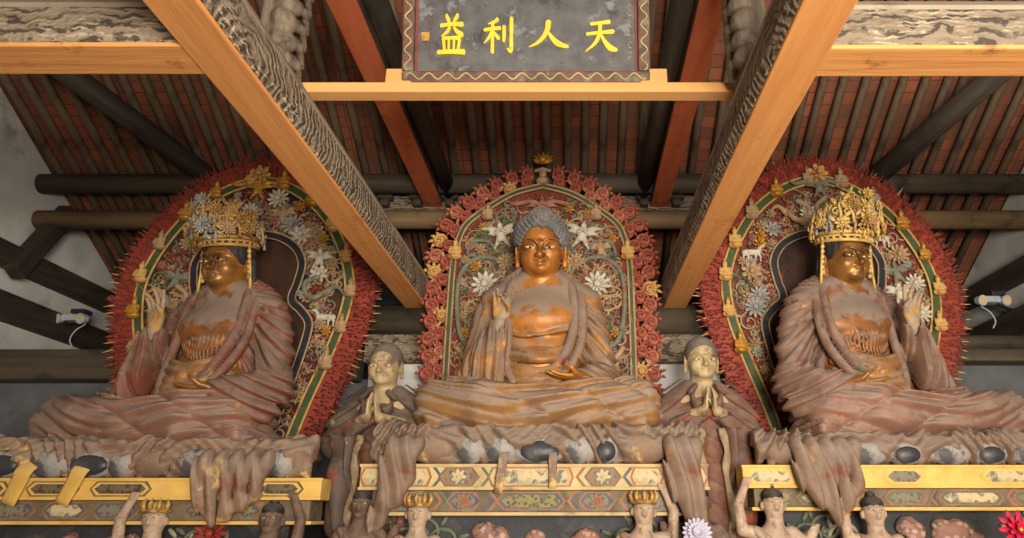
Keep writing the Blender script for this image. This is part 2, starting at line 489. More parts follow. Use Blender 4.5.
tb = MB().tube([(1.8, 0, 0), (XR, 0, 0)], .09, 14).build('round_beam', m_dark_x, smooth=True)
tb.location = (0, 7.95, at(980, 344, 8.0).z); tag(tb, 'round dark beam lying on the black tie beam on the brighter side', 'beam')

# gable beams on the side walls
def gable(xw, s, z, h, y0, label):
    o = MB().box((-.11, y0 - 8, -h / 2), (.11, 9.98 - 8, h / 2), .03).build('gable_beam', m_dark_y)
    o.location = (xw + s * .1, 8, z); return tag(o, label, 'beam')
gable(XL, 1, 4.5, .26, 3, 'upper dark timber along the pale gable wall on the darker side of the hall')
gable(XL, 1, 3.92, .30, 3, 'lower dark timber along the gable wall, under the small spotlight on the darker side')
gable(XR, -1, 4.55, .24, 3, 'upper dark timber along the pale gable wall on the brighter side of the hall')
gable(XR, -1, 3.95, .30, 3, 'lower dark timber along the gable wall, under the spotlight on the brighter side')
def strut(name, label, a, b, r, mat, cat='strut', sq=True):
    a, b = Vector(a), Vector(b); d = b - a; Lh = d.length / 2
    o = (MB().box((-r, -Lh, -r * 1.2), (r, Lh, r * 1.2), r * .3) if sq else MB().tube([(0, -Lh, 0), (0, 0, 0), (0, Lh, 0)], r, 14)).build(name, mat, smooth=not sq)
    o.location = (a + b) / 2; o.rotation_euler = d.to_track_quat('Y', 'Z').to_euler(); return tag(o, label, cat)
p0, p1 = at(-6, 282, 7.9), at(22, 205, 8.0)
strut('gable_strut', 'short dark post slanting up the pale gable wall on the darker side', (XL + .2, 7.75, 4.3), (XL + .2, 8.35, 5.35), .09, m_dark_y)
# bracket clusters where the gable beams meet the roof
for xw, s, u, v, lab in ((XL, 1, 96, 312, 'stack of dark bracket blocks in the corner beside the small spotlight and the spiky halo'), (XR, -1, 955, 290, 'stack of dark bracket blocks in the corner beside the brighter gable wall')):
    t = thing('bracket_cluster', lab, 'bracket', (xw + s * .9, 9.6, 3.6 if s > 0 else 3.7))
    MB().box((-.5, -.12, 0), (.5, .14, .2), .03).build('arm', m_dark_x, t)
    MB().box((-.16, -.5, .2), (.16, .3, .4), .03).build('cross_arm', m_dark_x, t)
    MB().box((-.5, -.14, .4), (.5, .14, .62), .03).build('arm', m_dark_x, t)
    for q in (-.38, 0, .38): MB().box((q - .11, -.17, .62), (q + .11, .17, .78), .02).build('bearing_block', m_dark_x, t)
    MB().box((-.7, -.12, .78), (.7, .12, .96), .03).build('cap_beam', m_dark_x, t)

# diagonal hip beams
strut('hip_beam', 'dark diagonal hip beam running down to the spiky halo on the darker side', at(30, 45, 6.2), at(230, 193, 8.35), .13, m_dark_y, 'beam', False)
strut('hip_beam', 'dark diagonal hip beam running down to the arched halo nearest the red flower', at(1012, 62, 6.3), at(848, 200, 8.35), .13, m_dark_y, 'beam', False)

# the two great beams: carved grey flanks over orange undersides
zb = at(415, 310, 8.1).z
def great_beam(label, xa, xb):
    "from (xa at the near end) to (xb at the lintel)"
    sl_ = (xb - xa) / (8.1 - 2.82)
    t = thing('great_beam', label, 'beam', (xa + sl_ * (3.2 - 2.82), 3.2, zb), math.atan2(-sl_, 1))
    y0, y1 = -4.2, 5.0; w = .137
    K = .74
    prof = [(-w, .012), (w, .012), (w + .035, .1), (w + .03, .34), (w - .02, .46), (w - .08, .535), (0, .56), (-w + .08, .535), (-w + .02, .46), (-w - .03, .34), (-w - .035, .1)]
    prof = [(a, b * K) for a, b in prof]
    MB().prism(prof, y0, y1).build('beam_body', m_carved_y, t)
    # pale worn rounding along the top, and the bare board underneath
    top = [(w + .031, .335), (w + .036, .36), (w - .01, .475), (w - .075, .55), (0, .576), (-w + .075, .55), (-w + .01, .475), (-w - .036, .36), (-w - .031, .335), (-w + .05, .45), (0, .53), (w - .05, .45)]
    top = [(a, b * K) for a, b in top]
    MB().prism(top, y0, y1).build('worn_top', m_weather_y, t)
    MB().box((-w + .004, y0, -.012), (w - .004, y1, .02), .01).build('soffit', m_orange_y, t)
    return t
gbL = great_beam('great roof beam with orange underside running from the top edge down beside the darker spiky halo', at(182, 0, 2.82).x, at(419, 310, 8.1).x)
gbR = great_beam('great roof beam with orange underside passing in front of the brighter spiky halo', at(823, 0, 2.82).x, at(673, 310, 8.1).x)

def cross_beam(label, x0, x1, va, vb):
    z = zb + .008; yy = []
    for v in (va, vb):
        yc = (PY - v) / FPX; yy.append((z - EYE) * (cos(PITCH) - sin(PITCH) * yc) / (sin(PITCH) + cos(PITCH) * yc))
    t = thing('cross_beam', label, 'beam', (0, sum(yy) / 2, z))
    prof = [(-.13, .012), (.13, .012), (.15, .1), (.13, .26), (.05, .34), (-.05, .34), (-.13, .26), (-.15, .1)]
    m = MB().prism(prof, x0, x1); m.v = [(v[1], v[0], v[2]) for v in m.v]; m.build('beam_body', m_carved_x, t)
    tp = [(-.131, .21), (-.135, .265), (-.055, .355), (.055, .355), (.135, .265), (.131, .21), (.04, .3), (-.04, .3)]
    m = MB().prism(tp, x0, x1); m.v = [(v[1], v[0], v[2]) for v in m.v]; m.build('worn_top', m_weather_x, t)
    MB().box((x0, -.127, -.012), (x1, .127, .02), .01).build('soffit', m_orange_x, t)
    return t
cross_beam('short crossbeam with painted scrolls joining the great beam on the darker side', XL, gbL.location.x - .09, 45, 72)
cross_beam('short crossbeam with painted scrolls joining the great beam on the brighter side', gbR.location.x + .09, XR, 50, 72)

# red upper beams with a dark companion timber
def red_beam(label, u0, u1, s):
    a, b = at(u0, 0, 4.39), at(u1, 207, 8.35)
    t = thing('red_roof_beam', label, 'beam', (0, 0, 0))
    d = b - a; d.z = 0
    t.location = (a.x, a.y, b.z); t.rotation_euler = (0, 0, math.atan2(-d.x, d.y))
    Lb = d.length + .1
    MB().box((-.115, -3.2, -.01), (.115, Lb, .035), .01).build('soffit', m_red_y, t)
    MB().box((-.12, -3.2, .035), (.12, Lb, .36), .03).build('beam_body', m_dark_y, t)
    MB().tube([(s * .21, -3.2, .16), (s * .21, Lb * .5, .16), (s * .21, Lb, .16)], .1, 12).build('companion_pole', m_dark_y, t, smooth=True)
    return t
red_beam('red roof beam with a dark pole beside it, behind the plaque end with the seal', 337, 434, 1)
red_beam('red roof beam with a dark pole beside it, behind the plaque end without the seal', 716, 659, -1)

# plank under the plaque
zp0 = at(524, 98, 4.3).z; zp1 = at(524, 82, 4.22).z
beam_box('plank', 'pale orange plank spanning the great beams under the plaque', (at(296, 90, 4.3).x, 4.22, zp0), (at(752, 90, 4.3).x, 4.34, zp1), m_plank, .008, 'plank')
for u0, u1, lab in ((386, 412, 'pale wooden block on the plank under the plaque corner by the red seal'), (640, 667, 'pale wooden block on the plank under the plaque corner away from the red seal')):
    beam_box('support_block', lab, (at(u0, 78, 4.25).x, 4.23, zp1), (at(u1, 78, 4.25).x, 4.33, at(520, 70, 4.25).z), m_plank, .01, 'block')

# carved wooden brackets on top of the great beams
m_bracket = wood('grey_carved_bracket', (146, 130, 110), (96, 84, 70), (62, 52, 44), axis=2, grain=14)
def carved_bracket(label, x, s):
    c = Clay((-.3, -.4, -.1), (.3, .4, 1.1), .02)
    c.box((0, 0, .5), (.13, .22, .5), .06)
    for i in range(7):
        zz = .02 + i * .15
        c.ell((.1 * s, -.2 + .03 * (i % 2), zz + .05), (.12, .1, .085), (0, .4 * s, 0), .03)
        c.tube([(.16 * s, -.22, zz), (.2 * s, -.05, zz + .06), (.15 * s, .16, zz + .02)], [.03, .04, .02], .02)
    o = c.build('carved_bracket', m_bracket)
    o.location = (x, 4.0, zb + .42); o.scale = (.75, .8, .95); return tag(o, label, 'bracket')
carved_bracket('grey carved wooden bracket standing on the great beam near the plaque end of the seal', at(285, 20, 4.0).x, 1)
carved_bracket('grey carved wooden bracket standing on the great beam near the other plaque end', at(748, 35, 4.0).x, -1)

# ---------------------------------------------------------------- plaque
m_board = aged('plaque_slate', (102, 100, 98), (82, 80, 80), (64, 60, 58), scale=9, rough=.6, bump=.15, c4=(122, 124, 126))
m_yellow = aged('yellow_character_paint', (240, 208, 60), (232, 194, 48), scale=9, rough=.5, bump=0)
m_redline = aged('red_plaque_line', (150, 60, 44), (130, 50, 40), scale=9)
m_frame = aged('plaque_frame', (116, 82, 66), (84, 66, 56), (120, 116, 92), scale=14, rough=.6)
m_frame_scroll = aged('plaque_scroll', (196, 178, 128), (160, 140, 96), scale=12)
m_seal = aged('plaque_seal', (196, 160, 70), (160, 90, 50), scale=20)
pq = thing('plaque', 'dark plaque with four yellow characters on the plank', 'plaque', (at(526, 82, 4.26).x, 4.26, zp1 + .015))
pq.rotation_euler = (R(14), 0, 0)
kx = 4.95 / FPX                   # metres per pixel at the plaque
hw = 125 * kx; hh = 1.05; fr = 12 * kx
MB().box((-hw + fr * .5, .02, fr * .5), (hw - fr * .5, .05, hh - fr * .5)).build('board', m_board, pq)
def frame_side(lo, hi): return MB().box(lo, hi, .015).build('frame_rail', m_frame, pq)
frame_side((-hw, -.03, 0), (hw, .06, fr)); frame_side((-hw, -.03, hh - fr), (hw, .06, hh))
frame_side((-hw, -.029, fr), (-hw + fr, .06, hh - fr)); frame_side((hw - fr, -.029, fr), (hw, .06, hh - fr))
def scroll_line(pts, name='frame_scroll'):
    return MB().tube(pts, .006, 6).build(name, m_frame_scroll, pq, smooth=True)
n = 90
scroll_line([(-hw + .03 + (2 * hw - .06) * i / n, -.032, fr * .5 + sin(i * .9) * fr * .28) for i in range(n + 1)])
for sx in (-1, 1): scroll_line([(sx * (hw - fr * .5 + sin(i * .9) * fr * .28), -.032, fr + (hh - 2 * fr) * i / 50) for i in range(51)])
for sx in (-1, 1): MB().box((sx * (hw - fr - .012) - .006, .012, fr), (sx * (hw - fr - .012) + .006, .02, hh - fr)).build('red_line', m_redline, pq)
MB().box((-hw + fr, .012, fr + .004), (hw - fr, .02, fr + .014)).build('red_line', m_redline, pq)
CH = {
 'character_yi': [[(.3, .97, .05), (.38, .85, .06), (.42, .79, .03)], [(.72, .97, .06), (.64, .88, .05), (.55, .79, .02)], [(.1, .72, .045), (.5, .755, .045), (.9, .75, .06)],
   [(.43, .68, .05), (.34, .58, .045), (.14, .47, .015)], [(.58, .68, .035), (.7, .58, .055), (.9, .5, .06)], [(.2, .42, .05), (.23, .3, .05), (.26, .12, .05)],
   [(.2, .42, .04), (.5, .43, .04), (.8, .43, .055)], [(.8, .43, .05), (.78, .3, .05), (.74, .12, .05)], [(.41, .42, .04), (.41, .12, .04)], [(.6, .42, .04), (.59, .12, .04)],
   [(.02, .09, .05), (.5, .105, .05), (.98, .1, .065)]],
 'character_li': [[(.46, .93, .06), (.35, .86, .04), (.16, .81, .015)], [(.04, .65, .045), (.3, .68, .045), (.55, .7, .05)], [(.3, .86, .05), (.3, .45, .05), (.3, .06, .055)],
   [(.3, .64, .05), (.2, .46, .045), (.03, .3, .012)], [(.32, .6, .03), (.42, .5, .05), (.5, .42, .055)], [(.67, .74, .055), (.67, .5, .055), (.66, .34, .04)],
   [(.9, .95, .06), (.9, .5, .055), (.89, .1, .055), (.76, .16, .015)]],
 'character_ren': [[(.5, .92, .07), (.47, .66, .065), (.36, .4, .055), (.2, .22, .045), (.0, .1, .012)], [(.46, .62, .03), (.6, .38, .06), (.76, .2, .085), (1.0, .1, .05)]],
 'character_tian': [[(.22, .8, .045), (.5, .83, .045), (.78, .86, .06)], [(.1, .53, .045), (.5, .57, .045), (.9, .6, .06)], [(.5, .83, .06), (.48, .56, .055), (.36, .3, .05), (.06, .06, .012)],
   [(.5, .54, .03), (.64, .32, .06), (.8, .16, .08), (.99, .1, .05)]]}
def strokes(name, parent, x, z, w, h, y, mat, th=.012):
    m = MB()
    for e_, st in enumerate(CH[name]):
        q = spl(st, 6); Lf = []; Rt = []
        for i, p in enumerate(q):
            a, b = q[max(i - 1, 0)], q[min(i + 1, len(q) - 1)]
            d = Vector((b[0] - a[0], b[1] - a[1])).normalized(); nn = Vector((-d.y, d.x)) * max(p[2], .01)
            Lf.append((x + (p[0] + nn.x) * w, z + (p[1] + nn.y) * h)); Rt.append((x + (p[0] - nn.x) * w, z + (p[1] - nn.y) * h))
        a, b = q[0], q[1]; d = Vector((a[0] - b[0], a[1] - b[1])).normalized() * q[0][2] * .7
        cap0 = [(x + (a[0] + d.x) * w, z + (a[1] + d.y) * h)]
        a, b = q[-1], q[-2]; d = Vector((a[0] - b[0], a[1] - b[1])).normalized() * q[-1][2] * .7
        cap1 = [(x + (a[0] + d.x) * w, z + (a[1] + d.y) * h)]
        m.prism(Lf + cap1 + Rt[::-1] + cap0, y - th - .0012 * e_, y)
    return m.build(name, mat, parent)
zc = lambda v: (83 - v) * .00715
for nm, u0, u1, v0, v1 in (('character_yi', 436, 464, 55, 10), ('character_li', 482, 514, 53, 13), ('character_ren', 529, 568, 48, 15), ('character_tian', 584, 618, 52, 13)):
    strokes(nm, pq, (u0 - 526) * kx, zc(v0), (u1 - u0) * kx, (v0 - v1) * .00715, .02, m_yellow)
# the two faint columns of small writing and the seal: worn past reading
for u, v0, v1, mat in ((428, 14, 55, m_redline), (631, 0, 60, m_frame_scroll)):
    k = MB(); v = v0
    while v < v1:
        xx = (u - 526) * kx
        for q in range(4):
            a_, b_ = xx + random.uniform(-.014, .008), zc(v) + random.uniform(-.016, .012)
            if q % 2: k.box((a_, .015, b_), (a_ + random.uniform(.006, .016), .02, b_ + .0035))
            else: k.box((a_, .015, b_), (a_ + .0035, .02, b_ + random.uniform(.006, .014)))
        v += 5.5
    k.build('small_inscription', mat, pq)
MB().box((-102.5 * kx - 4.5 * kx, .012, zc(38)), (-102.5 * kx + 4 * kx, .02, zc(29)), .003).build('seal', m_seal, pq)

# ---------------------------------------------------------------- carved halo screens behind the statues
m_hred = aged('red_halo_paint', (142, 58, 42), (116, 44, 34), (92, 38, 30), dust=(156, 108, 92), scale=9, rough=.65, dlim=(.4, .9))
m_hbright = aged('orange_red_paint', (158, 64, 44), (134, 50, 36), (104, 42, 34), scale=8, rough=.6)
m_hgreen = aged('green_rim_paint', (74, 88, 48), (58, 72, 46), (96, 92, 54), scale=9, rough=.55)
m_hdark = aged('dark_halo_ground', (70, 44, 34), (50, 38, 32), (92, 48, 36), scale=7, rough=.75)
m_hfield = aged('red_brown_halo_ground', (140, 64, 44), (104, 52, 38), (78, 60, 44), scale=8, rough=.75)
m_cream = aged('cream_carving', (190, 156, 112), (164, 130, 92), (136, 98, 70), dust=(178, 156, 124), scale=10, rough=.6)
m_teal = aged('grey_green_carving', (130, 128, 106), (104, 104, 86), (140, 92, 68), dust=(152, 142, 122), scale=10, rough=.6)
m_green = aged('leaf_green_carving', (84, 96, 58), (66, 80, 50), (150, 130, 84), dust=(140, 130, 100), scale=10, rough=.6)
m_blueg = aged('pale_blue_flower', (164, 160, 152), (134, 134, 132), (190, 170, 138), scale=12, rough=.6)
m_white = aged('white_flower', (212, 204, 184), (188, 176, 152), (160, 138, 104), scale=12, rough=.6)
m_gold = aged('gold_leaf', (214, 160, 64), (186, 128, 44), (140, 92, 36), dust=(196, 168, 112), scale=9, rough=.4, metal=.35, dlim=(.3, .9), damt=.6)
m_spike = aged('pale_gold_flame', (216, 176, 104), (196, 148, 80), (160, 90, 54), scale=9, rough=.6)
m_curl = aged('salmon_flame_curl', (168, 80, 60), (140, 62, 48), (186, 124, 92), dust=(190, 136, 108), scale=12, rough=.6, c3lim=(.56, .66))
m_curl2 = aged('pinkish_flame_curl', (184, 108, 82), (160, 80, 60), (204, 150, 108), dust=(200, 146, 112), scale=12, rough=.6)
m_niche = wood('brown_niche_boards', (76, 50, 34), (58, 38, 28), (40, 28, 22), axis=2, grain=5, rough=.45)
m_ink = aged('blue_black_border', (44, 46, 54), (34, 34, 38), (60, 56, 54), scale=8, rough=.5)
m_pink = aged('pink_carving', (172, 116, 96), (148, 92, 74), (120, 70, 54), dust=(190, 150, 126), scale=10, rough=.6)

def spiral(turns, r0, r1, n, x=0, z=0, a0=0, y=0, s=1):
    return [(x + s * (r0 + (r1 - r0) * i / n) * cos(a0 + turns * 2 * PI * i / n), y - .012 * i / n, z + (r0 + (r1 - r0) * i / n) * sin(a0 + turns * 2 * PI * i / n)) for i in range(n + 1)]
PROTO = bpy.data.collections.new('patterns')
def hold(o):                      # a pattern mesh to be copied; the pattern itself is not left in the scene
    me = o.data; bpy.data.objects.remove(o); return me
def me_rosette(n, r, wide, layers=2, mat=None):
    m = MB()
    for l in range(layers):
        rr = r * (1 - .36 * l)
        for k in range(n):
            a = 2 * PI * (k + .5 * l) / n
            M = Matrix.Rotation(-a, 3, 'Y') @ Matrix.Rotation(-.25 - .25 * l, 3, 'Z')
            c = Matrix.Rotation(-a, 3, 'Y') @ Vector((rr * .58, -.018 * l - .012, 0))
            m.ball(c, (rr * .42, .014, rr * wide), 8, 5, M)
    m.ball((0, -.05, 0), (r * .26, .03, r * .26), 8, 6)
    return hold(m.build('flower', mat, smooth=True))
me_flowerA = me_rosette(11, .17, .15, 3, m_white)
me_flowerB = me_rosette(8, .16, .22, 2, m_white)
me_flowerS = me_rosette(7, .085, .24, 2, m_gold)
def me_vine(flip=1, mat=None):
    m = MB()
    a = spiral(1.25, .15, .03, 22, 0, 0, -.3)
    b = [(.145, 0, -.045), (.15, 0, -.12), (.09, .0, -.22), (-.02, 0, -.27), (-.1, -.005, -.24), (-.13, -.01, -.18), (-.09, -.015, -.15), (-.06, -.01, -.18)]
    m.tube([(p[0] * flip, p[1] - .02, p[2]) for p in a], [.02 - .008 * i / 22 for i in range(23)], 6)
    q = spl(b, 4)
    m.tube([(p[0] * flip, p[1] - .02, p[2]) for p in q], [.02 - .01 * i / len(q) for i in range(len(q))], 6)
    m.ball((.03 * flip, -.03, 0), .03, 7, 5)
    for (x, z, an) in ((.17, .06, .8), (.05, .18, 1.9), (-.15, .1, 2.7), (.16, -.2, -.6), (-.04, -.31, -1.6)):
        m.ball((x * flip, -.02, z), (.062, .014, .022), 7, 4, Matrix.Rotation(-(an if flip > 0 else PI - an), 3, 'Y'))
    return hold(m.build('vine_scroll', mat, smooth=True))
me_vineA, me_vineB = me_vine(1, m_cream), me_vine(-1, m_cream)
def me_curl():
    "one flame curl: a snail scroll with licking tips"
    m = MB()
    p = spiral(1.55, .092, .012, 26, 0, 0, -1.9)
    m.tube([(a[0], a[1] * 3, a[2]) for a in p], [.024 - .008 * i / 26 for i in range(27)], 7)
    m.tube(spl([(-.03, 0, -.087), (-.09, .005, -.13), (-.1, .01, -.2)], 4), [.024, .023, .022, .021, .02, .018, .016, .014, .012], 6)
    m.ball((0, .012, 0), (.085, .016, .085), 12, 5)
    for a, l in ((.6, .045), (1.2, .06), (1.8, .07), (2.4, .05)):
        d = Vector((cos(a), 0, sin(a)))
        e = Vector((-sin(a), 0, cos(a)))
        b = d * .088
        m.tube([b, b + d * l * .55 + e * .008, b + d * l + e * .02], [.026, .018, .003], 6)
    return hold(m.build('flame_curl', m_curl, smooth=True))
me_curlA = me_curl()
def me_spike():
    m = MB(); m.tube(spl([(0, 0, -.03), (.004, -.015, .04), (0, -.03, .11)], 3), [.012, .0115, .01, .0085, .006, .004, .0015], 6)
    return hold(m.build('flame_tongue', m_hbright, smooth=True))
me_tongue = me_spike()
def me_small(fn, name, lo, hi, h, mat):
    c = Clay(lo, hi, h); fn(c); return hold(c.build(name, mat))
def seated(c):
    c.ell((0, 0, .045), (.085, .06, .045)); c.ell((0, 0, .12), (.052, .04, .075), k=.02)
    c.ell((0, -.005, .22), (.032, .034, .04), k=.012); c.ell((0, 0, .265), (.018, .018, .02), k=.01)
    c.tube([(-.055, 0, .16), (-.07, -.03, .09), (-.01, -.055, .1)], [.018, .016, .012], .01); c.tube([(.055, 0, .16), (.07, -.03, .09), (.01, -.055, .1)], [.018, .016, .012], .01)
me_seated = me_small(seated, 'seated_figure', (-.12, -.09, -.02), (.12, .09, .31), .008, m_cream)
def winged(c):
    c.ell((0, 0, .12), (.05, .04, .08)); c.ell((0, -.01, .24), (.035, .035, .042), k=.015); c.ell((0, 0, .285), (.02, .02, .025), k=.01)
    for s in (-1, 1):
        c.tube([(s * .03, .01, .17), (s * .12, .01, .22), (s * .25, .02, .24)], [.03, .035, .006], .02, sm=4)
        c.tube([(s * .03, .01, .14), (s * .12, .01, .16), (s * .2, .02, .15)], [.03, .03, .006], .02, sm=4)
        c.tube([(s * .03, 0, .07), (s * .06, -.01, .0), (s * .1, 0, -.05)], [.035, .025, .012], .02)
        c.tube([(s * .045, -.01, .18), (s * .06, -.05, .13), (s * .01, -.07, .15)], [.016, .015, .012], .01)
me_winged = me_small(winged, 'winged_figure', (-.3, -.1, -.09), (.3, .08, .33), .01, m_cream)
def deer(c):
    c.tube([(-.12, 0, .1), (.1, 0, .11)], [.055, .05], .02); c.tube([(.1, 0, .12), (.15, -.01, .2)], [.035, .028], .02); c.ell((.18, -.02, .215), (.045, .024, .024), k=.01)
    for x, dx in ((-.13, -.02), (-.08, .02), (.07, -.02), (.11, .03)): c.tube([(x, 0, .08), (x + dx, -.01, .02), (x + dx * .6, 0, -.05)], [.024, .016, .012], .01)
    c.tube([(.15, 0, .24), (.13, 0, .29)], [.01, .006], .005)
me_deer = me_small(deer, 'deer_figure', (-.2, -.08, -.08), (.25, .08, .31), .009, m_white)
def dragon(c):
    p = [(-.3, 0, .0), (-.18, -.02, .1), (-.04, 0, .02), (.08, -.02, -.1), (.22, 0, -.06), (.26, -.02, .08), (.16, -.03, .16)]
    c.tube(p, [.012, .028, .036, .04, .04, .036, .03], .01, sm=5)
    c.ell((.13, -.04, .17), (.06, .035, .035), (0, .3, 0), k=.02)
    for x, z in ((-.1, .04), (.12, -.1), (.26, .0)): c.tube([(x, 0, z), (x + .03, -.03, z - .08), (x + .07, -.04, z - .09)], [.02, .014, .006], .01)
me_dragon = me_small(dragon, 'dragon_figure', (-.36, -.1, -.24), (.36, .08, .27), .011, m_teal)
def garuda(c):
    winged(c); c.tube([(0, -.04, .24), (0, -.075, .22)], [.016, .003], .005)
    for s in (-1, 1): c.tube([(s * .2, .02, .22), (s * .34, .02, .19), (s * .45, .02, .24)], [.03, .03, .004], .02, sm=4)
me_garuda = me_small(garuda, 'garuda_figure', (-.5, -.1, -.09), (.5, .08, .33), .012, m_pink)

def on(me, name, parent, x, y, z, sc=1, rot=0, mat=None, tilt=0):
    o = place(name, me, parent); o.location = (x, y, z); o.rotation_euler = (tilt, rot, 0)
    o.scale = (sc, sc, sc) if not isinstance(sc, tuple) else sc
    if mat: o.material_slots[0].link = 'OBJECT'; o.material_slots[0].material = mat
    return o
def inside(p, poly):
    x, z = p; c = False; n = len(poly)
    for i in range(n):
        (x0, z0), (x1, z1) = poly[i], poly[(i + 1) % n]
        if (z0 > z) != (z1 > z) and x < (x1 - x0) * (z - z0) / (z1 - z0) + x0: c = not c
    return c
def edge_d(p, poly): return min(math.hypot(p[0] - q[0], p[1] - q[1]) for q in poly)
def resample(pts, step):
    out = [(pts[0], (0, 1))]; acc = 0
    for a, b in zip(pts, pts[1:]):
        l = math.hypot(b[0] - a[0], b[1] - a[1]); t = step - acc
        while t <= l:
            q = t / l; out.append(((a[0] + (b[0] - a[0]) * q, a[1] + (b[1] - a[1]) * q), ((b[0] - a[0]) / l, (b[1] - a[1]) / l))); t += step
        acc = (acc + l) % step if l >= step - acc else acc + l
    return out
def outline(half):
    "half: (z, halfwidth) from the base up to the tip; returns points from base west over the tip to base east"
    q = spl(half, 8); l = [(-max(w, 0), z) for z, w in q]
    return l + [(-x, z) for x, z in l[::-1][1:]]
def inset(out, d, zmin=None):
    n = len(out); r = []
    for i, p in enumerate(out):
        a, b = out[max(i - 1, 0)], out[min(i + 1, n - 1)]
        tx, tz = b[0] - a[0], b[1] - a[1]; l = math.hypot(tx, tz) + 1e-9
        r.append((p[0] + tz / l * d, p[1] - tx / l * d))
    return r

def scatter(t, rng, region, avoid, gap, kinds, y, spread, hole=None):
    "fills the field with carvings, each at least its own radius from the others"
    xs = [p[0] for p in region]; zs = [p[1] for p in region]; placed = list(avoid); got = []
    for kind, rad, count in kinds:
        tries = 0; k = 0
        while k < count and tries < 900:
            tries += 1
            p = (rng.uniform(min(xs), max(xs)), rng.uniform(min(zs), max(zs)))
            if hole and inside(p, hole): continue
            if not inside(p, region) or edge_d(p, region) < rad * .8: continue
            if any(math.hypot(p[0] - q[0], p[1] - q[1]) < (rad + q[2]) * spread for q in placed): continue
            placed.append((*p, rad)); got.append((kind, p)); k += 1
    return got

def thicket(t, rng, region, hole, n, mats):
    "the small leaf scrolls nobody could count, low relief between the larger carvings"
    xs = [p[0] for p in region]; zs = [p[1] for p in region]
    for mat in mats:
        m = MB(); k = 0
        while k < n // len(mats):
            p = (rng.uniform(min(xs), max(xs)), rng.uniform(min(zs), max(zs)))
            if not inside(p, region) or (hole and inside(p, hole)) or edge_d(p, region) < .05: continue
            k += 1; a0 = rng.uniform(0, 6.28); s = rng.choice((-1, 1)); r = rng.uniform(.04, .075)
            q = spiral(1.1, r, r * .25, 10, p[0], p[1], a0, -.012, s)
            e = Vector(q[0]); tn = Vector((-(q[0][2] - p[1]), 0, q[0][0] - p[0])) * -s
            q = [tuple(e + tn * 1.6 + Vector((0, .012, -.02))), tuple(e + tn * .7)] + q
            m.tube(q, [.004, .010] + [.013 - .006 * i / 10 for i in range(11)], 5)
            for w in (.2, 1.9): m.ball((p[0] + r * 1.2 * cos(a0 + w), -.02, p[1] + r * 1.2 * sin(a0 + w)), (.034, .01, .014), 6, 4, Matrix.Rotation(-(a0 + w), 3, 'Y'))
        o = m.build('leaf_scrollwork', mat, t, smooth=True); o['kind'] = 'stuff'

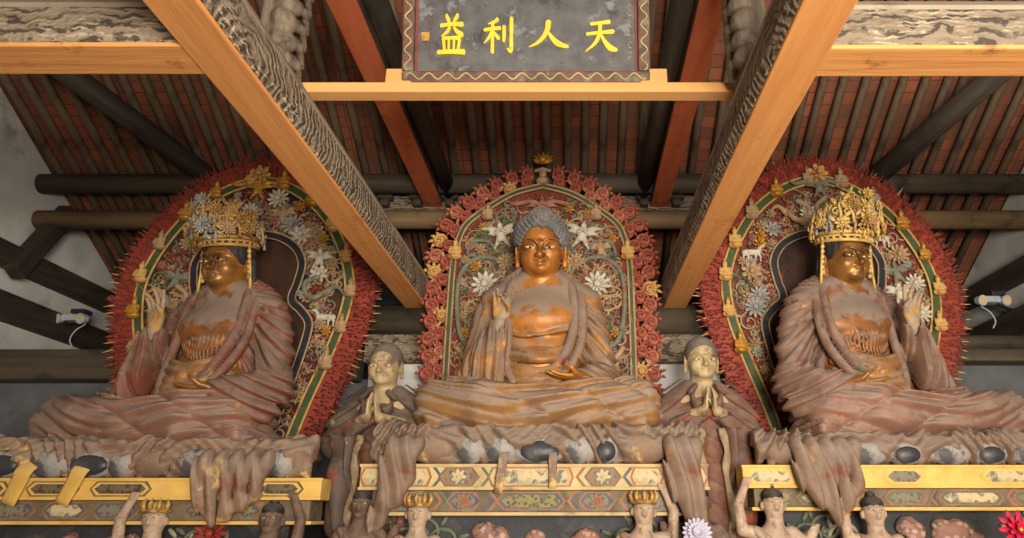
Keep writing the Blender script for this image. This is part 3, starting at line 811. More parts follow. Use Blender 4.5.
def side_halo(label, loc, rz, mir, ground, seed):
    rng = random.Random(seed)
    t = thing('halo_screen', label, 'halo', loc, rz)
    half = [(-.15, .9), (0, .98), (.5, 1.13), (1.0, 1.3), (1.5, 1.44), (1.95, 1.475), (2.4, 1.36), (2.85, 1.12), (3.15, .86), (3.38, .54), (3.5, .24), (3.54, .0)]
    o0 = outline(half); o1 = inset(o0, .235); o2 = inset(o0, .335); o3 = inset(o0, .36)
    MB().prism(inset(o0, .02), .0, .07).build('back_panel', ground, t)
    MB().ring(o0, o1, -.03, .06).build('flame_band', m_hbright, t)
    MB().ring(o1, o2, -.055, .0).build('green_rim', m_hgreen, t)
    m = MB(); m.tube([(p[0], -.055, p[1]) for p in o1], .012, 6); m.build('rim_line', m_spike, t)
    m = MB(); m.tube([(p[0], -.055, p[1]) for p in o2], .012, 6); m.build('rim_line', m_spike, t)
    # tongues of flame: a row of the largest round the edge, the small ones carved over the band
    edge = resample(o0, .088); nbig = 0
    for i, (p, d) in enumerate(edge):
        if nbig >= 100: break
        pale = p[1] < 2.3 if i < len(edge) / 2 else p[1] < 1.9
        a = math.atan2(-d[1], d[0])
        o = on(me_tongue, 'flame_tongue', t, p[0], -.01, p[1], rng.uniform(.8, 1.15), a + rng.uniform(-.15, .15), m_spike if (pale and rng.random() < .75) or rng.random() < .12 else None)
        nbig += 1
    m = MB()
    for off, st in ((.0, .05), (.02, .06), (.055, .06), (.09, .06), (.13, .06), (.165, .06), (.2, .07)):
        for p, d in resample(inset(o0, off), st):
            q = Vector((p[0] + rng.uniform(-.03, .03), -.025, p[1] + rng.uniform(-.03, .03))); nn = Vector((-d[1] + rng.uniform(-.25, .25), 0, d[0] + rng.uniform(-.25, .25) + .15)); l = rng.uniform(.5, 1.1)
            m.tube([q, q + nn * .04 * l + Vector((0, -.018, 0)), q + nn * .085 * l + Vector((0, -.025, 0))], [.013, .011, .002], 5)
    s_ = m.build('small_flames', m_hred, t, smooth=True); s_['kind'] = 'stuff'
    # gourd-shaped niche behind head and back
    g = outline([(-.1, .5), (.35, .6), (.9, .74), (1.3, .82), (1.5, .82), (1.66, .7), (1.76, .6), (1.95, .64), (2.2, .66), (2.42, .54), (2.56, .3), (2.6, .0)])
    g2 = inset(g, .1)
    MB().prism(g2, -.028, .0).build('niche_boards', m_niche, t)
    MB().ring(g, g2, -.07, .0).build('niche_border', m_ink, t)
    MB().tube([(p[0], -.072, p[1]) for p in g], .011, 6).build('niche_line', m_cream, t)
    MB().tube([(p[0], -.072, p[1]) for p in inset(g, .085)], .008, 6).build('niche_line', m_cream, t)
    # small gold Buddhas and jewels riding on the green rim
    rim = resample(inset(o0, .26), .43)
    for i, (p, d) in enumerate(rim):
        if p[1] < .9: continue
        on(me_seated, 'seated_figure', t, p[0], -.1, p[1] - .1, rng.uniform(.8, 1.0), 0, rng.choice([m_cream, m_spike, m_gold]))
    # the crest figure at the top, its hands and lotus
    on(me_garuda, 'garuda_figure', t, 0, -.12, 3.02, .8, 0, m_gold if mir > 0 else m_teal)
    on(me_flowerS, 'flower', t, 0, -.1, 3.3, 1.6, 0, m_spike)
    region = [p for p in o3 if p[1] > .05]
    gp = [p for p in g]
    avoid = [(p[0], p[1], .05) for p in g[::2]] + [(0, z, .62) for z in (.2, .6, .9, 1.2, 1.4, 2.1, 1.8)] + [(0, 3.1, .22)]
    kinds = [('dragon', .24, 2), ('big', .12, 9), ('deer', .12, 2), ('wing', .16, 6), ('vine', .105, 80), ('small', .06, 70)]
    thicket(t, rng, region, g, 380, (m_teal, m_cream, m_hred))
    for k, p in scatter(t, rng, region, avoid, .1, kinds, -.04, .62, g):
        s = 1 if p[0] < 0 else -1
        if k == 'dragon': on(me_dragon, 'dragon_figure', t, p[0], -.07, p[1], (.85 * s, 1, .85), rng.uniform(-.6, .6), rng.choice([m_teal, m_cream]))
        elif k == 'big': on(rng.choice([me_flowerA, me_flowerB]), 'flower', t, p[0], -.07, p[1], rng.uniform(.62, .85), rng.uniform(0, 1), rng.choice([m_white, m_blueg, m_cream]))
        elif k == 'deer': on(me_deer, 'deer_figure', t, p[0], -.06, p[1] - .1, (.7 * s, .7, .7), 0)
        elif k == 'wing': on(me_winged, 'winged_figure', t, p[0], -.06, p[1] - .12, .8, rng.uniform(-.4, .4), rng.choice([m_cream, m_teal, m_white]))
        elif k == 'vine': on(rng.choice([me_vineA, me_vineB]), 'vine_scroll', t, p[0], -.03, p[1], rng.uniform(.55, .85), rng.uniform(0, 6.28), rng.choice([m_cream, m_teal, m_green, m_teal, m_hred]))
        else: on(me_flowerS, 'blossom', t, p[0], -.06, p[1], rng.uniform(.6, .95), rng.uniform(0, 1), rng.choice([m_gold, m_cream, m_pink, m_cream, m_blueg]))
    return t

YH = 7.68
zbase = 2.18
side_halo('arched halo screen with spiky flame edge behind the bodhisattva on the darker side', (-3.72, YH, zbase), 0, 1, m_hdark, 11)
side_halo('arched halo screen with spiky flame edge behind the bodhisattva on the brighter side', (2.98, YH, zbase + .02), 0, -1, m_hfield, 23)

def middle_halo():
    rng = random.Random(5)
    cx = at(541, 300, YH).x
    t = thing('halo_screen', 'halo screen edged with red snail-shaped flame curls behind the middle Buddha', 'halo', (cx, YH, zbase))
    zt = at(541, 168, YH).z - zbase
    half = [(.1, 1.06), (.8, 1.06), (1.6, 1.06), (2.2, 1.05), (2.5, 1.0), (2.72, .9), (2.95, .62), (3.12, .34), (3.22, .0)]
    o0 = outline(half)
    oc = inset(o0, -.07); oo = inset(o0, -.2)
    MB().prism(inset(o0, -.04), .0, .07).build('back_panel', m_hfield, t)
    MB().ring(o0, inset(o0, .055), -.05, .0).build('green_rim', m_hgreen, t)
    for d in (0, .055): MB().tube([(p[0], -.052, p[1]) for p in inset(o0, d)], .012, 6).build('rim_line', m_cream, t)
    c = 0
    for path, n_, sc0 in ((oc, 36, .84), (oo, 40, .96)):
        Lp = sum(math.hypot(b[0] - a[0], b[1] - a[1]) for a, b in zip(path, path[1:]))
        pr = resample(path, Lp / n_)
        for i, (p, d) in enumerate(pr):
            if abs(p[0]) < .1 and p[1] > 3: continue
            a = math.atan2(-d[1], d[0]); fl = 1 if p[0] < 0 else -1
            if abs(d[1]) > .9 and p[1] < 2.3: a = a * .35 + rng.uniform(-.3, .3) if c % 3 else a
            o = on(me_curlA, 'flame_curl', t, p[0], -.0 + (.02 if path is oo else 0), p[1], (fl * sc0 * rng.uniform(.93, 1.06), 1, sc0 * rng.uniform(.93, 1.06)), a, m_curl if rng.random() < .72 else (m_curl2 if rng.random() < .75 else m_spike)); c += 1
    # crest: gold flame jewel over a pale lotus
    m = MB()
    for k in range(7):
        a = R(-75 + 25 * k); d = Vector((sin(a), 0, cos(a)))
        m.tube([(0, -.03, 0), d * .08, d * .15 + Vector((.02 * sin(a * 3), 0, .01))], [.035, .03, .004], 7)
    m.ball((0, -.05, .03), (.055, .04, .055))
    o = m.build('flame_jewel', m_gold, t, smooth=True); o.location = (0, -.02, zt + .06)
    m = MB(); m.ball((0, 0, 0), (.05, .04, .07)); m.ball((0, 0, -.1), (.08, .05, .06)); m.tube([(-.1, 0, .03), (0, -.01, .06), (.1, 0, .03)], .02, 6)
    o = m.build('crest_finial', m_cream, t, smooth=True); o.location = (0, -.05, zt - .1)
    on(me_garuda, 'garuda_figure', t, 0, -.1, 2.78, (.95, 1, .8), 0, m_pink)
    for s in (-1, 1):
        on(me_winged, 'winged_figure', t, s * .46, -.09, 2.42, .95, s * .15, m_white)
        on(me_seated, 'seated_figure', t, s * .64, -.1, 2.72, .8, 0, m_cream)
        on(me_seated, 'seated_figure', t, s * 1.0, -.1, 2.22, .95, 0, m_spike)
        on(me_flowerA, 'flower', t, s * .64, -.1, 1.92, 1.0, .2, m_white)
        on(me_flowerA, 'flower', t, s * .4, -.08, 2.2, .7, .2, m_cream)
        # the big scroll stems that arch over the flowers
        p = [(s * .3, -.06, 1.95), (s * .36, -.07, 2.1), (s * .5, -.07, 2.22), (s * .7, -.07, 2.26), (s * .88, -.07, 2.14), (s * .95, -.07, 1.9), (s * .93, -.07, 1.5), (s * .85, -.07, 1.25), (s * .7, -.07, 1.2), (s * .66, -.07, 1.35), (s * .76, -.08, 1.42)]
        MB().tube(spl(p, 5), .03, 8).build('scroll_stem', m_teal, t, smooth=True)
        p = [(s * .93, -.06, 1.2), (s * .8, -.07, 1.05), (s * .62, -.07, 1.1), (s * .55, -.08, .95), (s * .72, -.08, .86), (s * .9, -.07, .7)]
        MB().tube(spl(p, 5), .032, 8).build('scroll_stem', m_cream, t, smooth=True)
        p = [(s * .5, -.06, 2.3), (s * .62, -.07, 2.45), (s * .8, -.07, 2.45), (s * .86, -.07, 2.3), (s * .76, -.08, 2.28)]
        MB().tube(spl(p, 5), .022, 8).build('scroll_stem', m_teal, t, smooth=True)
    region = [p for p in inset(o0, .1) if p[1] > .3]
    avoid = [(s * .64, 1.92, .17) for s in (-1, 1)] + [(s * .4, 2.2, .13) for s in (-1, 1)] + [(s * .46, 2.5, .2) for s in (-1, 1)] + [(0, 2.9, .3), (-.2, 2.9, .15), (.2, 2.9, .15)] + [(s * .64, 2.78, .1) for s in (-1, 1)] + [(0, z, .38) for z in (.4, .8, 1.2, 1.5)]
    kinds = [('wing', .15, 8), ('big', .13, 4), ('vine', .09, 95), ('small', .055, 95)]
    thicket(t, rng, region, [(-.36, 0), (.36, 0), (.36, 1.5), (.0, 1.7), (-.36, 1.5)], 520, (m_cream, m_hred, m_teal))
    for k, p in scatter(t, rng, region, avoid, .1, kinds, -.04, .58):
        if k == 'big': on(me_flowerB, 'flower', t, p[0], -.07, p[1], .85, rng.uniform(0, 1), rng.choice([m_white, m_cream]))
        elif k == 'wing': on(me_winged, 'winged_figure', t, p[0], -.06, p[1] - .12, .75, rng.uniform(-.3, .3), rng.choice([m_cream, m_white]))
        elif k == 'vine': on(rng.choice([me_vineA, me_vineB]), 'vine_scroll', t, p[0], -.03, p[1], rng.uniform(.5, .8), rng.uniform(0, 6.28), rng.choice([m_cream, m_cream, m_teal, m_teal, m_green, m_cream]))
        else: on(me_flowerS, 'blossom', t, p[0], -.06, p[1], rng.uniform(.6, .95), rng.uniform(0, 1), rng.choice([m_gold, m_cream, m_green, m_pink, m_teal]))
    # plain inner ground behind the back, where the carving stops
    return t
middle_halo()

# ---------------------------------------------------------------- statues
m_skin = aged('worn_gold_skin', (196, 128, 56), (156, 94, 40), (104, 62, 30), dust=(158, 132, 112), scale=5, rough=.42, metal=.3, bump=.1, dlim=(.35, 1.0), damt=.85, c3lim=(.58, .72))
m_chest = aged('dusty_chest_gilding', (188, 124, 50), (150, 94, 42), (104, 66, 38), dust=(146, 126, 108), scale=5, rough=.45, metal=.2, bump=.15, dlim=(-.05, .3), damt=1, c3lim=(.56, .66))
m_chest2 = aged('dusty_bodice_gilding', (158, 98, 48), (116, 78, 48), (84, 58, 42), dust=(142, 122, 108), scale=6, rough=.45, metal=.2, bump=.15, dlim=(-.05, .3), damt=1, c3lim=(.54, .64))
m_palm = aged('dusty_pale_palm', (170, 150, 126), (146, 126, 106), (190, 142, 72), dust=(160, 140, 122), scale=9, rough=.6, bump=.15, c3lim=(.52, .62))
m_skin2 = aged('darker_gold_skin', (164, 114, 54), (122, 80, 38), (84, 54, 30), dust=(150, 124, 104), scale=5, rough=.38, metal=.3, bump=.1, dlim=(.4, 1.0), damt=.8, c3lim=(.56, .7))
m_robe = aged('dusty_gilt_robe', (150, 108, 60), (112, 82, 60), (190, 130, 52), dust=(146, 126, 112), scale=4, rough=.5, metal=.15, bump=.4, dlim=(-.3, .4), c3lim=(.52, .62), c4=(110, 56, 44), c4lim=(.6, .66))
m_robelow = aged('dusty_leg_robe', (160, 116, 68), (128, 96, 70), (184, 120, 52), dust=(152, 132, 116), scale=4, rough=.5, bump=.3, dlim=(-.25, .25), c3lim=(.6, .68))
m_rober = aged('red_brown_robe', (124, 70, 52), (104, 76, 62), (122, 58, 46), dust=(138, 116, 102), scale=4.5, rough=.5, bump=.3, dlim=(-.1, .5), c3lim=(.48, .64), c4=(186, 136, 62), c4lim=(.6, .65))
m_robeg = aged('brown_green_robe', (132, 100, 80), (112, 84, 70), (124, 74, 58), dust=(150, 128, 114), scale=4.5, rough=.5, bump=.3, dlim=(0, .6), c3lim=(.54, .7), c4=(70, 76, 54), c4lim=(.6, .66))
m_legr = aged('pinkish_leg_robe', (146, 108, 90), (124, 90, 74), (140, 84, 60), dust=(152, 130, 116), scale=4, rough=.5, bump=.3, dlim=(-.1, .55), c3lim=(.54, .68), c4=(196, 148, 84), c4lim=(.63, .68))
m_hair = aged('blue_grey_hair', (110, 108, 108), (86, 84, 85), (130, 122, 116), dust=(148, 140, 134), scale=7, rough=.75, bump=.3)
m_hairb = aged('black_hair', (52, 46, 44), (40, 36, 36), dust=(92, 80, 74), scale=7, rough=.6, bump=.2)
m_eye = aged('pale_eye', (222, 200, 160), (206, 180, 138), scale=9, rough=.35, bump=0)
m_pupil = aged('dark_pupil', (40, 28, 22), (34, 24, 20), scale=9, rough=.3, bump=0)
m_sash = aged('gilt_sash', (176, 122, 58), (140, 96, 56), (100, 84, 62), dust=(160, 136, 112), scale=6, rough=.5, metal=.2)
m_drape = aged('dusty_seat_cloth', (132, 106, 84), (104, 82, 66), (176, 124, 64), dust=(144, 126, 112), scale=4.5, rough=.6, bump=.35, dlim=(-.2, .5), c3lim=(.6, .67), c4=(122, 74, 58), c4lim=(.6, .67))
m_drape2 = aged('yellowed_seat_cloth', (142, 114, 88), (112, 84, 68), (200, 166, 96), dust=(148, 130, 114), scale=4.0, rough=.6, bump=.35, dlim=(-.2, .5), c3lim=(.58, .63), c4=(124, 72, 56), c4lim=(.59, .66))
m_petal = aged('grey_white_petal', (168, 162, 154), (130, 124, 118), (80, 78, 78), scale=5, rough=.6, c3lim=(.5, .58))
m_petald = aged('dark_petal', (62, 62, 66), (48, 48, 52), (90, 88, 86), scale=5, rough=.4)
m_crown = aged('crown_gold', (196, 154, 84), (160, 118, 62), (120, 84, 44), dust=(196, 172, 124), scale=10, rough=.5, metal=.25, dlim=(.2, .9))
m_crownp = aged('pale_crown_gold', (226, 190, 110), (206, 164, 84), (150, 122, 80), dust=(206, 184, 134), scale=10, rough=.5, metal=.2, dlim=(.2, .9))
m_handp = m_skin

def groove(s, A, p=3.0): return A * (1 - np.abs(np.sin(s))) ** p
def pleat(s, A, sharp=.24):
    "overlapping folds of cloth: each rises slowly and drops away steeply into the next"
    t = np.mod(s / PI, 1.0)
    f = np.where(t < 1 - sharp, t / (1 - sharp), (1 - t) / sharp)
    return A * (.5 - f * f * (3 - 2 * f))

def head(c, C, S=1.0, pitch=10, m=1, old=0, ear=1.0, smile=0):
    c.frame(C, rotm((R(pitch), 0, 0)), S)
    c.ell((0, .04, .07), (.245, .275, .28), k=.04)
    c.ell((0, -.05, -.09), (.205, .21, .22), k=.06)
    for s in (-1, 1): c.ell((s * .1, -.15, -.08), (.095, .09, .1), k=.05)
    c.ell((0, -.2, -.205), (.085, .07, .06), k=.04)                       # chin
    c.ell((0, -.08, -.2), (.15, .15, .07), k=.05)
    for s in (-1, 1):
        c.ell((s * .1, -.285, .018), (.082, .05, .034), (0, 0, -s * .3), .02, True)   # socket
        c.tube([(s * .022, -.262, .04), (s * .06, -.262, .085), (s * .12, -.235, .1), (s * .19, -.17, .07)], [.013, .016, .015, .01], .018, sm=4)   # brow
        c.ell((s * .1, -.21, .012), (.072, .045, .042), (0, 0, -s * .3), .008)       # lid
        c.tube([(s * .035, -.252, .0), (s * .1, -.263, -.004), (s * .168, -.215, .004)], .006, .006, True, 4)
        c.ell((s * .034, -.275, -.075), (.026, .026, .021), k=.014)          # nostril wing
        c.ell((s * .25, .05, -.03), (.024, .06, .13 * ear), (0, 0, s * .25), .02)     # ear
        c.ell((s * .272, .035, -.01), (.012, .035, .08 * ear), (0, 0, s * .25), .01, True)
        c.tube([(s * .25, .045, -.1), (s * .248, .04, -.19 * ear)], [.026, .03], .02)
        c.tube([(s * .06, -.258, -.09), (s * .085, -.235, -.13)], .007, .012, True)
    c.tube([(0, -.25, .07), (0, -.272, .0), (0, -.312, -.062)], [.022, .025, .034], .018, sm=4)
    c.ell((0, -.3, -.07), (.034, .034, .028), k=.012)
    w = .07 + .02 * smile
    c.tube([(-w, -.235, -.134 + .02 * smile), (-.03, -.268, -.124), (0, -.272, -.129), (.03, -.268, -.124), (w, -.235, -.134 + .02 * smile)], [.008, .015, .016, .015, .008], .012, sm=3)
    c.tube([(-.055, -.238, -.158), (0, -.262, -.164), (.055, -.238, -.158)], [.01, .02, .01], .012, sm=3)
    c.tube([(-w, -.262, -.142 + .02 * smile), (0, -.292, -.146), (w, -.262, -.142 + .02 * smile)], .0055, .006, True, 4)
    if old:
        for q in (0, 1, 2): c.tube([(-.12, -.2, .16 + .035 * q), (0, -.25, .165 + .035 * q), (.12, -.2, .16 + .035 * q)], .006, .01, True, 4)
    c.frame()
def head_eyes(parent, C, S, pitch):
    M = rotm((R(pitch), 0, 0))
    for s in (-1, 1):
        p = np.array(C) + M @ (np.array((s * .1, -.2505, .006)) * S)
        m = MB().ball((0, 0, 0), (.052 * S, .0115 * S, .0115 * S), 12, 8)
        o = m.build('eye', m_eye, parent, smooth=True); o.location = p; o.rotation_euler = (R(pitch), 0, -s * .3)
        m = MB().ball((0, -.0095 * S, 0), (.017 * S, .005 * S, .0112 * S), 8, 6)
        m.build('pupil', m_pupil, o, smooth=True)

def hand(c, P, F, N, T, L, curl=(.1, .12, .15, .2), splay=.06, thumb=.75, thumb_in=.2):
    P, F, N, T = (np.array(v, float) for v in (P, F, N, T))
    F /= np.linalg.norm(F); T -= F * (T @ F); T /= np.linalg.norm(T); N2 = np.cross(T, F); N = N2 if N2 @ N > 0 else -N2
    M = np.stack([T, F, N], 1)
    c.frame(P, M, L)
    c.ell((0, .25, 0), (.215, .3, .085), k=.04); c.ell((.1, .2, .04), (.09, .16, .07), k=.05); c.ell((-.12, .2, .03), (.07, .18, .06), k=.05)
    c.tube([(0, -.12, 0), (0, .1, 0)], [.12, .14], .06)
    for i in range(4):
        t = .165 - .11 * i; l = (.43, .48, .45, .35)[i]; b = np.array((t, .47 - .03 * abs(i - 1), .0)); pts = [b - np.array((0, .1, 0)), b]; a = 0
        for j, q in enumerate((.44, .31, .25)):
            a += curl[i] * (1, 1.3, 1.0)[j]
            b = b + np.array((splay * (1.5 - i) * cos(a), cos(a), sin(a))) * l * q; pts.append(b)
        c.tube(pts, [.056, .056, .05, .045, .036], .012)
    c.tube([(.12, .08, .02), (.24, .24, .05), (.24 + .12 * thumb, .36, .06 + thumb_in * .3), (.24 + .1 * thumb - thumb_in * .1, .5, .06 + thumb_in * .6)], [.085, .07, .056, .04], .03)
    c.frame()

def leg_mass(parent, lx, mat, m, kx0=1.0, kx1=1.0, H=.4):
    c = Clay((-1.6, -.95, -.05), (1.6, .55, .6), .014)
    def X(x): return m * x * (kx0 if x < 0 else kx1) + m * lx
    c.ell((X(0), -.1, .16), (.95, .5, .24), k=.06)
    for s in (-1, 1):
        c.tube([(X(s * .35), .1, .24), (X(s * .7), -.22, .22), (X(s * .9), -.36, .2)], [.25, .26, .23], .06)
        c.tube([(X(s * .92), -.38, .2), (X(s * .5), -.6, .2), (X(-s * .1), -.66, .15)], [.23, .21, .16], .07)
    c.box((X(0), -.2, .04), (1.0, .45, .06), .04, k=.08)
    c.ripple(lambda x, y, z: pleat(-23 * (z + .2 * np.cos(1.9 * (x * m - lx) + .25)) - 5.5 * y + .9 * np.sin(4.1 * x + 5 * z), .06 * (.7 + .3 * np.sin(3.7 * x + 1)) * np.clip(1.35 - (np.abs(x - m * lx) / 1.15) ** 4, .15, 1)))
    c.ripple(lambda x, y, z: groove(4.2 * (x * m - lx) + 9 * z + 3 * y + 1.2, .04, 3) - .006 + pleat(47 * (z + .2 * np.cos(1.9 * (x * m - lx) + .25)) + 9 * y, .012))
    c.put(lambda x, y, z: z + 0 * x + 0 * y, (-1.6, -.95, -.05), (1.6, .55, .6), .01, False) if 0 else None
    o = c.build('leg_robe', mat, parent); o.scale = (1, 1, 1.12); o.location.z = -.02; return o

def buddha(kind, label, loc, rz, m=1):
    "kind 0: the middle Buddha; 1, 2: the crowned bodhisattvas, their raised hand on the outer side"
    t = thing('buddha_statue' if kind == 0 else 'bodhisattva_statue', label, 'statue', loc, rz)
    skin = m_skin if kind == 0 else m_skin2
    robe = (m_robe, m_rober, m_robeg)[kind]
    pitch = 21 if kind == 0 else 13
    HC = (0, -.14, 1.9) if kind == 0 else (0, -.12, 1.85); HS = 1.0 if kind == 0 else .9
    # --- body with head, neck, arms and hands
    c = Clay((-.92, -.86, .2), (.92, .5, 2.25), .0095)
    c.ell((0, .06, .8), (.42, .3, .6), k=.05); c.ell((0, 0, 1.12), (.47, .27, .3), k=.08); c.ell((0, -.1, .62), (.4, .28, .26), k=.08)
    for s in (-1, 1):
        c.ell((s * .19, -.14, 1.12), (.21, .12, .16), k=.08); c.tube([(s * .1, .0, 1.53), (s * .46, .05, 1.32)], [.16, .17], .08)
    c.tube([(0, .05, 1.42), (0, -.05, 1.76)], [.21, .18], .05)
    for q in (0, 1): c.tube([(-.17, -.1, 1.6 + .04 * q), (0, -.23, 1.58 + .04 * q), (.17, -.1, 1.6 + .04 * q)], .007, .012, True, 5)
    head(c, HC, HS, pitch)
    hx = -.37 * m if kind == 0 else -.43 * m
    E = .87 if kind == 0 else 1.0
    wz = 1.0 if kind == 0 else 1.06
    wr = np.array((hx, -.43, wz))
    c.tube([(-.66 * m, -.15, .6), tuple(wr)], [.12, .075], .03)
    if kind == 0: hand(c, wr + np.array((0, 0, .03)), (0.03 * m, -.12, 1), (0, -1, -.1), (m * 1.0, -.15, 0), .37, (.5, .62, .3, .25), .03, .3, .9)
    else: hand(c, wr + np.array((0, 0, .03)), (-0.03 * m, -.1, 1), (0, -1, -.1), (m * 1.0, -.15, 0), .43, (.1, .22, .3, .14), .16, .95, .35)
    c.tube([(.66 * m, -.16, .52), (.42 * m, -.5, .46)], [.11, .075], .03)
    hand(c, (.42 * m, -.52, .46), (-m, -.28, -.02), (0, -.25, 1), (-.2 * m, -1, .1), .37, (.12, .12, .14, .18), .03, .7, .3)
    c.build('body', skin, t, [((hx, -.45, wz + .2), .29, m_palm)])
    head_eyes(t, HC, HS, pitch)
    # --- legs under cloth
    if kind == 0: leg_mass(t, 0, m_robelow, m, 1.0, 1.0)
    else: leg_mass(t, -.16, m_legr, m, 1.3, .76)
    # --- outer robe, open over the chest
    c = Clay((-1.12, -.75, .15), (1.12, .55, 1.76), .0125)
    c.ell((0, .1, .85), (.5, .36, .76), k=.08); c.ell((0, .06, 1.26), (.52, .29, .32), k=.08)
    for s in (-1, 1):
        c.tube([(s * .16, .05, 1.59), (s * .47 * (.5 + E / 2), .06, 1.32), (s * .64 * E, -.0, .88), (s * .68 * E, -.1, .55)], [.15, .18, .17, .19 * E], .08, sm=4)
    # sleeve of the raised arm hangs from the wrist down to the lap
    c.tube([(-.68 * m * E, -.1, .52), (-.52 * m * E, -.32, .8), (hx, -.42, wz - .05)], [.19, .15, .105], .07)
    lo_ = (-.5 * m, -.36, .3) if kind == 0 else (-.72 * m, -.3, .28)
    c.tube([(hx - .02 * m, -.43, wz - .07), (hx - .1 * m, -.42, .66), lo_], [.1, .14, .17], .06)
    if kind: c.tube([(hx - .06 * m, -.4, wz - .12), (-.75 * m, -.2, .55), (-1.02 * m, -.05, .3)], [.07, .13, .07], .06)
    # sleeve of the resting arm
    c.tube([(.72 * m * E, -.08, .5), (.62 * m * E, -.34, .46), (.46 * m, -.46, .45)], [.21, .17, .13], .07)
    c.tube([(.5 * m, -.46, .42), (.62 * m, -.42, .3), (.85 * m * E, -.25, .28)], [.12, .14, .1], .06)
    # open front
    c.ell((.0 * m, -.46, 1.0), (.3, .4, .66), k=.04, cut=True)
    c.ell((0, -.2, 1.68), (.27, .3, .24), k=.03, cut=True)
    c.tube([(hx, -.45, wz - .02), (hx, -.43, wz + .2)], [.085, .1], .01, True)
    def folds(x, y, z):
        X = x * m
        arm = np.arctan2(X - .12, 1.52 - z)
        right = pleat(17 * arm + 2.5 * y + .9 * np.sin(5 * z + 3 * X), .055 * (.72 + .28 * np.sin(7 * z + 4 * X))) + pleat(37 * arm + 3 * z, .014)
        low = pleat(-27 * (z + .35 * (X - .5)) - 4 * y + .8 * np.sin(6 * X), .055 * (.75 + .25 * np.sin(8 * X)))
        leftv = pleat(9 * np.arctan2(y + .12, X + .42) + 1.6 * z + .6 * np.sin(5 * z), .06 * (.75 + .25 * np.sin(6 * z + 2 * X))) + pleat(-23 * np.arctan2(y + .12, X + .42) + 1.0 * z, .014)
        k = np.clip((z - .58) / .12, 0, 1)
        return np.where(X > 0, right * k + low * (1 - k), leftv)
    c.ripple(folds)
    # thick edges of the robe
    c.tube([(.2 * m, .0, 1.63), (.33 * m, -.14, 1.43), (.34 * m, -.26, 1.0), (.24 * m, -.38, .68), (.05 * m, -.44, .46)], [.05, .05, .05, .05, .045], .025, sm=5)
    c.tube([(.28 * m, .0, 1.59), (.42 * m, -.12, 1.37), (.43 * m, -.22, .95), (.34 * m, -.36, .64), (.16 * m, -.44, .44)], [.035, .04, .045, .045, .03], .02, sm=5)
    c.tube([(-.2 * m, .0, 1.63), (-.32 * m, -.16, 1.41), (-.3 * m, -.28, .95), (-.3 * m, -.36, .6), (-.22 * m, -.46, .42)], [.05, .045, .045, .045, .04], .025, sm=5)
    c.build('robe', robe, t)
    # --- dusty garment stretched over the chest
    c = Clay((-.62, -.5, .5), (.62, .35, 1.74), .0125)
    c.ell((0, .02, 1.2), (.485, .295, .34), k=.08); c.ell((0, -.02, .82), (.43, .27, .4), k=.06)
    c.ell((0, -.17, 1.12), (.42, .17, .2), k=.08)
    for s in (-1, 1): c.tube([(s * .1, .0, 1.53), (s * .47, .05, 1.33)], [.18, .18], .08)
    c.ell((0, -.14, 1.73), (.2, .25, .12), k=.02, cut=True)
    if kind:
        for q in range(3): c.tube([(-.33 + .03 * q, -.15, 1.36 - .05 * q), (-.17, -.29, 1.2 - .06 * q), (0, -.32, 1.12 - .075 * q), (.17, -.29, 1.2 - .06 * q), (.33 - .03 * q, -.15, 1.36 - .05 * q)], .014, .01, sm=5)
        for q in range(15):
            a = -1 + 2 * q / 14; z0 = 1.0 + .12 * a * a
            c.tube([(a * .3, -.31 + .09 * a * a, z0 + .04), (a * .29 + .02, -.325 + .09 * a * a, z0 - .05), (a * .26, -.32 + .08 * a * a, z0 - .14), (a * .24 + .015, -.31 + .07 * a * a, z0 - .22)], [.016, .018, .015, .01], .01, sm=3)
    else: c.tube([(-.34, -.2, .98), (-.1, -.36, .9), (.34, -.25, 1.0)], .02, .04, sm=5)
    c.build('chest_garment', m_chest if kind == 0 else m_chest2, t)
    # --- sash and hem folds across the belly
    c = Clay((-.5, -.62, .3), (.5, .1, .98), .0125)
    for q, (z, sag, r) in enumerate(((.76, .05, .035), (.68, .03, .045), (.58, .05, .04), (.5, .04, .045), (.42, .04, .05))):
        c.tube([(-.36, -.22, z + .05), (-.2, -.36 - .02 * q, z), (0, -.42 - .02 * q, z - sag), (.2, -.36 - .02 * q, z), (.36, -.22, z + .06)], r, .02, sm=5)
    if kind:
        c.ell((0, -.46, .6), (.06, .04, .05), k=.01)
        for s in (-1, 1): c.ell((s * .085, -.43, .62), (.075, .035, .05), (0, s * .4, 0), .01)
    c.build('sash', m_sash, t)
    # --- hair
    c = Clay((-.42, -.45, 1.6), (.42, .4, 2.45), .0095)
    M = rotm((R(pitch), 0, 0)); c.frame(HC, M, HS)
    c.ell((0, .05, .10), (.28, .3, .27), k=.02)
    c.ell((0, -.2, -.09), (.232, .33, .31), k=.02, cut=True)
    c.box((0, -.1, -.28), (.5, .26, .24), .02, k=.02, cut=True)
    if kind == 0:
        c.ell((0, .04, .31), (.13, .135, .11), k=.06)
        for i in range(330):
            zz = 1 - 1.25 * (i + .5) / 330; a = i * 2.39996
            rr = math.sqrt(max(0, 1 - zz * zz)); p = (.284 * rr * cos(a), .05 + .305 * rr * sin(a), .10 + .274 * zz)
            if p[1] < -.1 and (p[0] / .232) ** 2 + ((p[2] + .09) / .31) ** 2 < 1.0: continue
            if p[2] < -.1 and p[1] < .2: continue
            if rr < .42: continue
            c.ell(p, (.024, .024, .022), k=.006)
        for i in range(60):
            zz = 1 - .95 * (i + .5) / 60; a = i * 2.39996; rr = math.sqrt(max(0, 1 - zz * zz))
            c.ell((.132 * rr * cos(a), .04 + .137 * rr * sin(a), .31 + .112 * zz), (.022, .022, .02), k=.006)
    else:
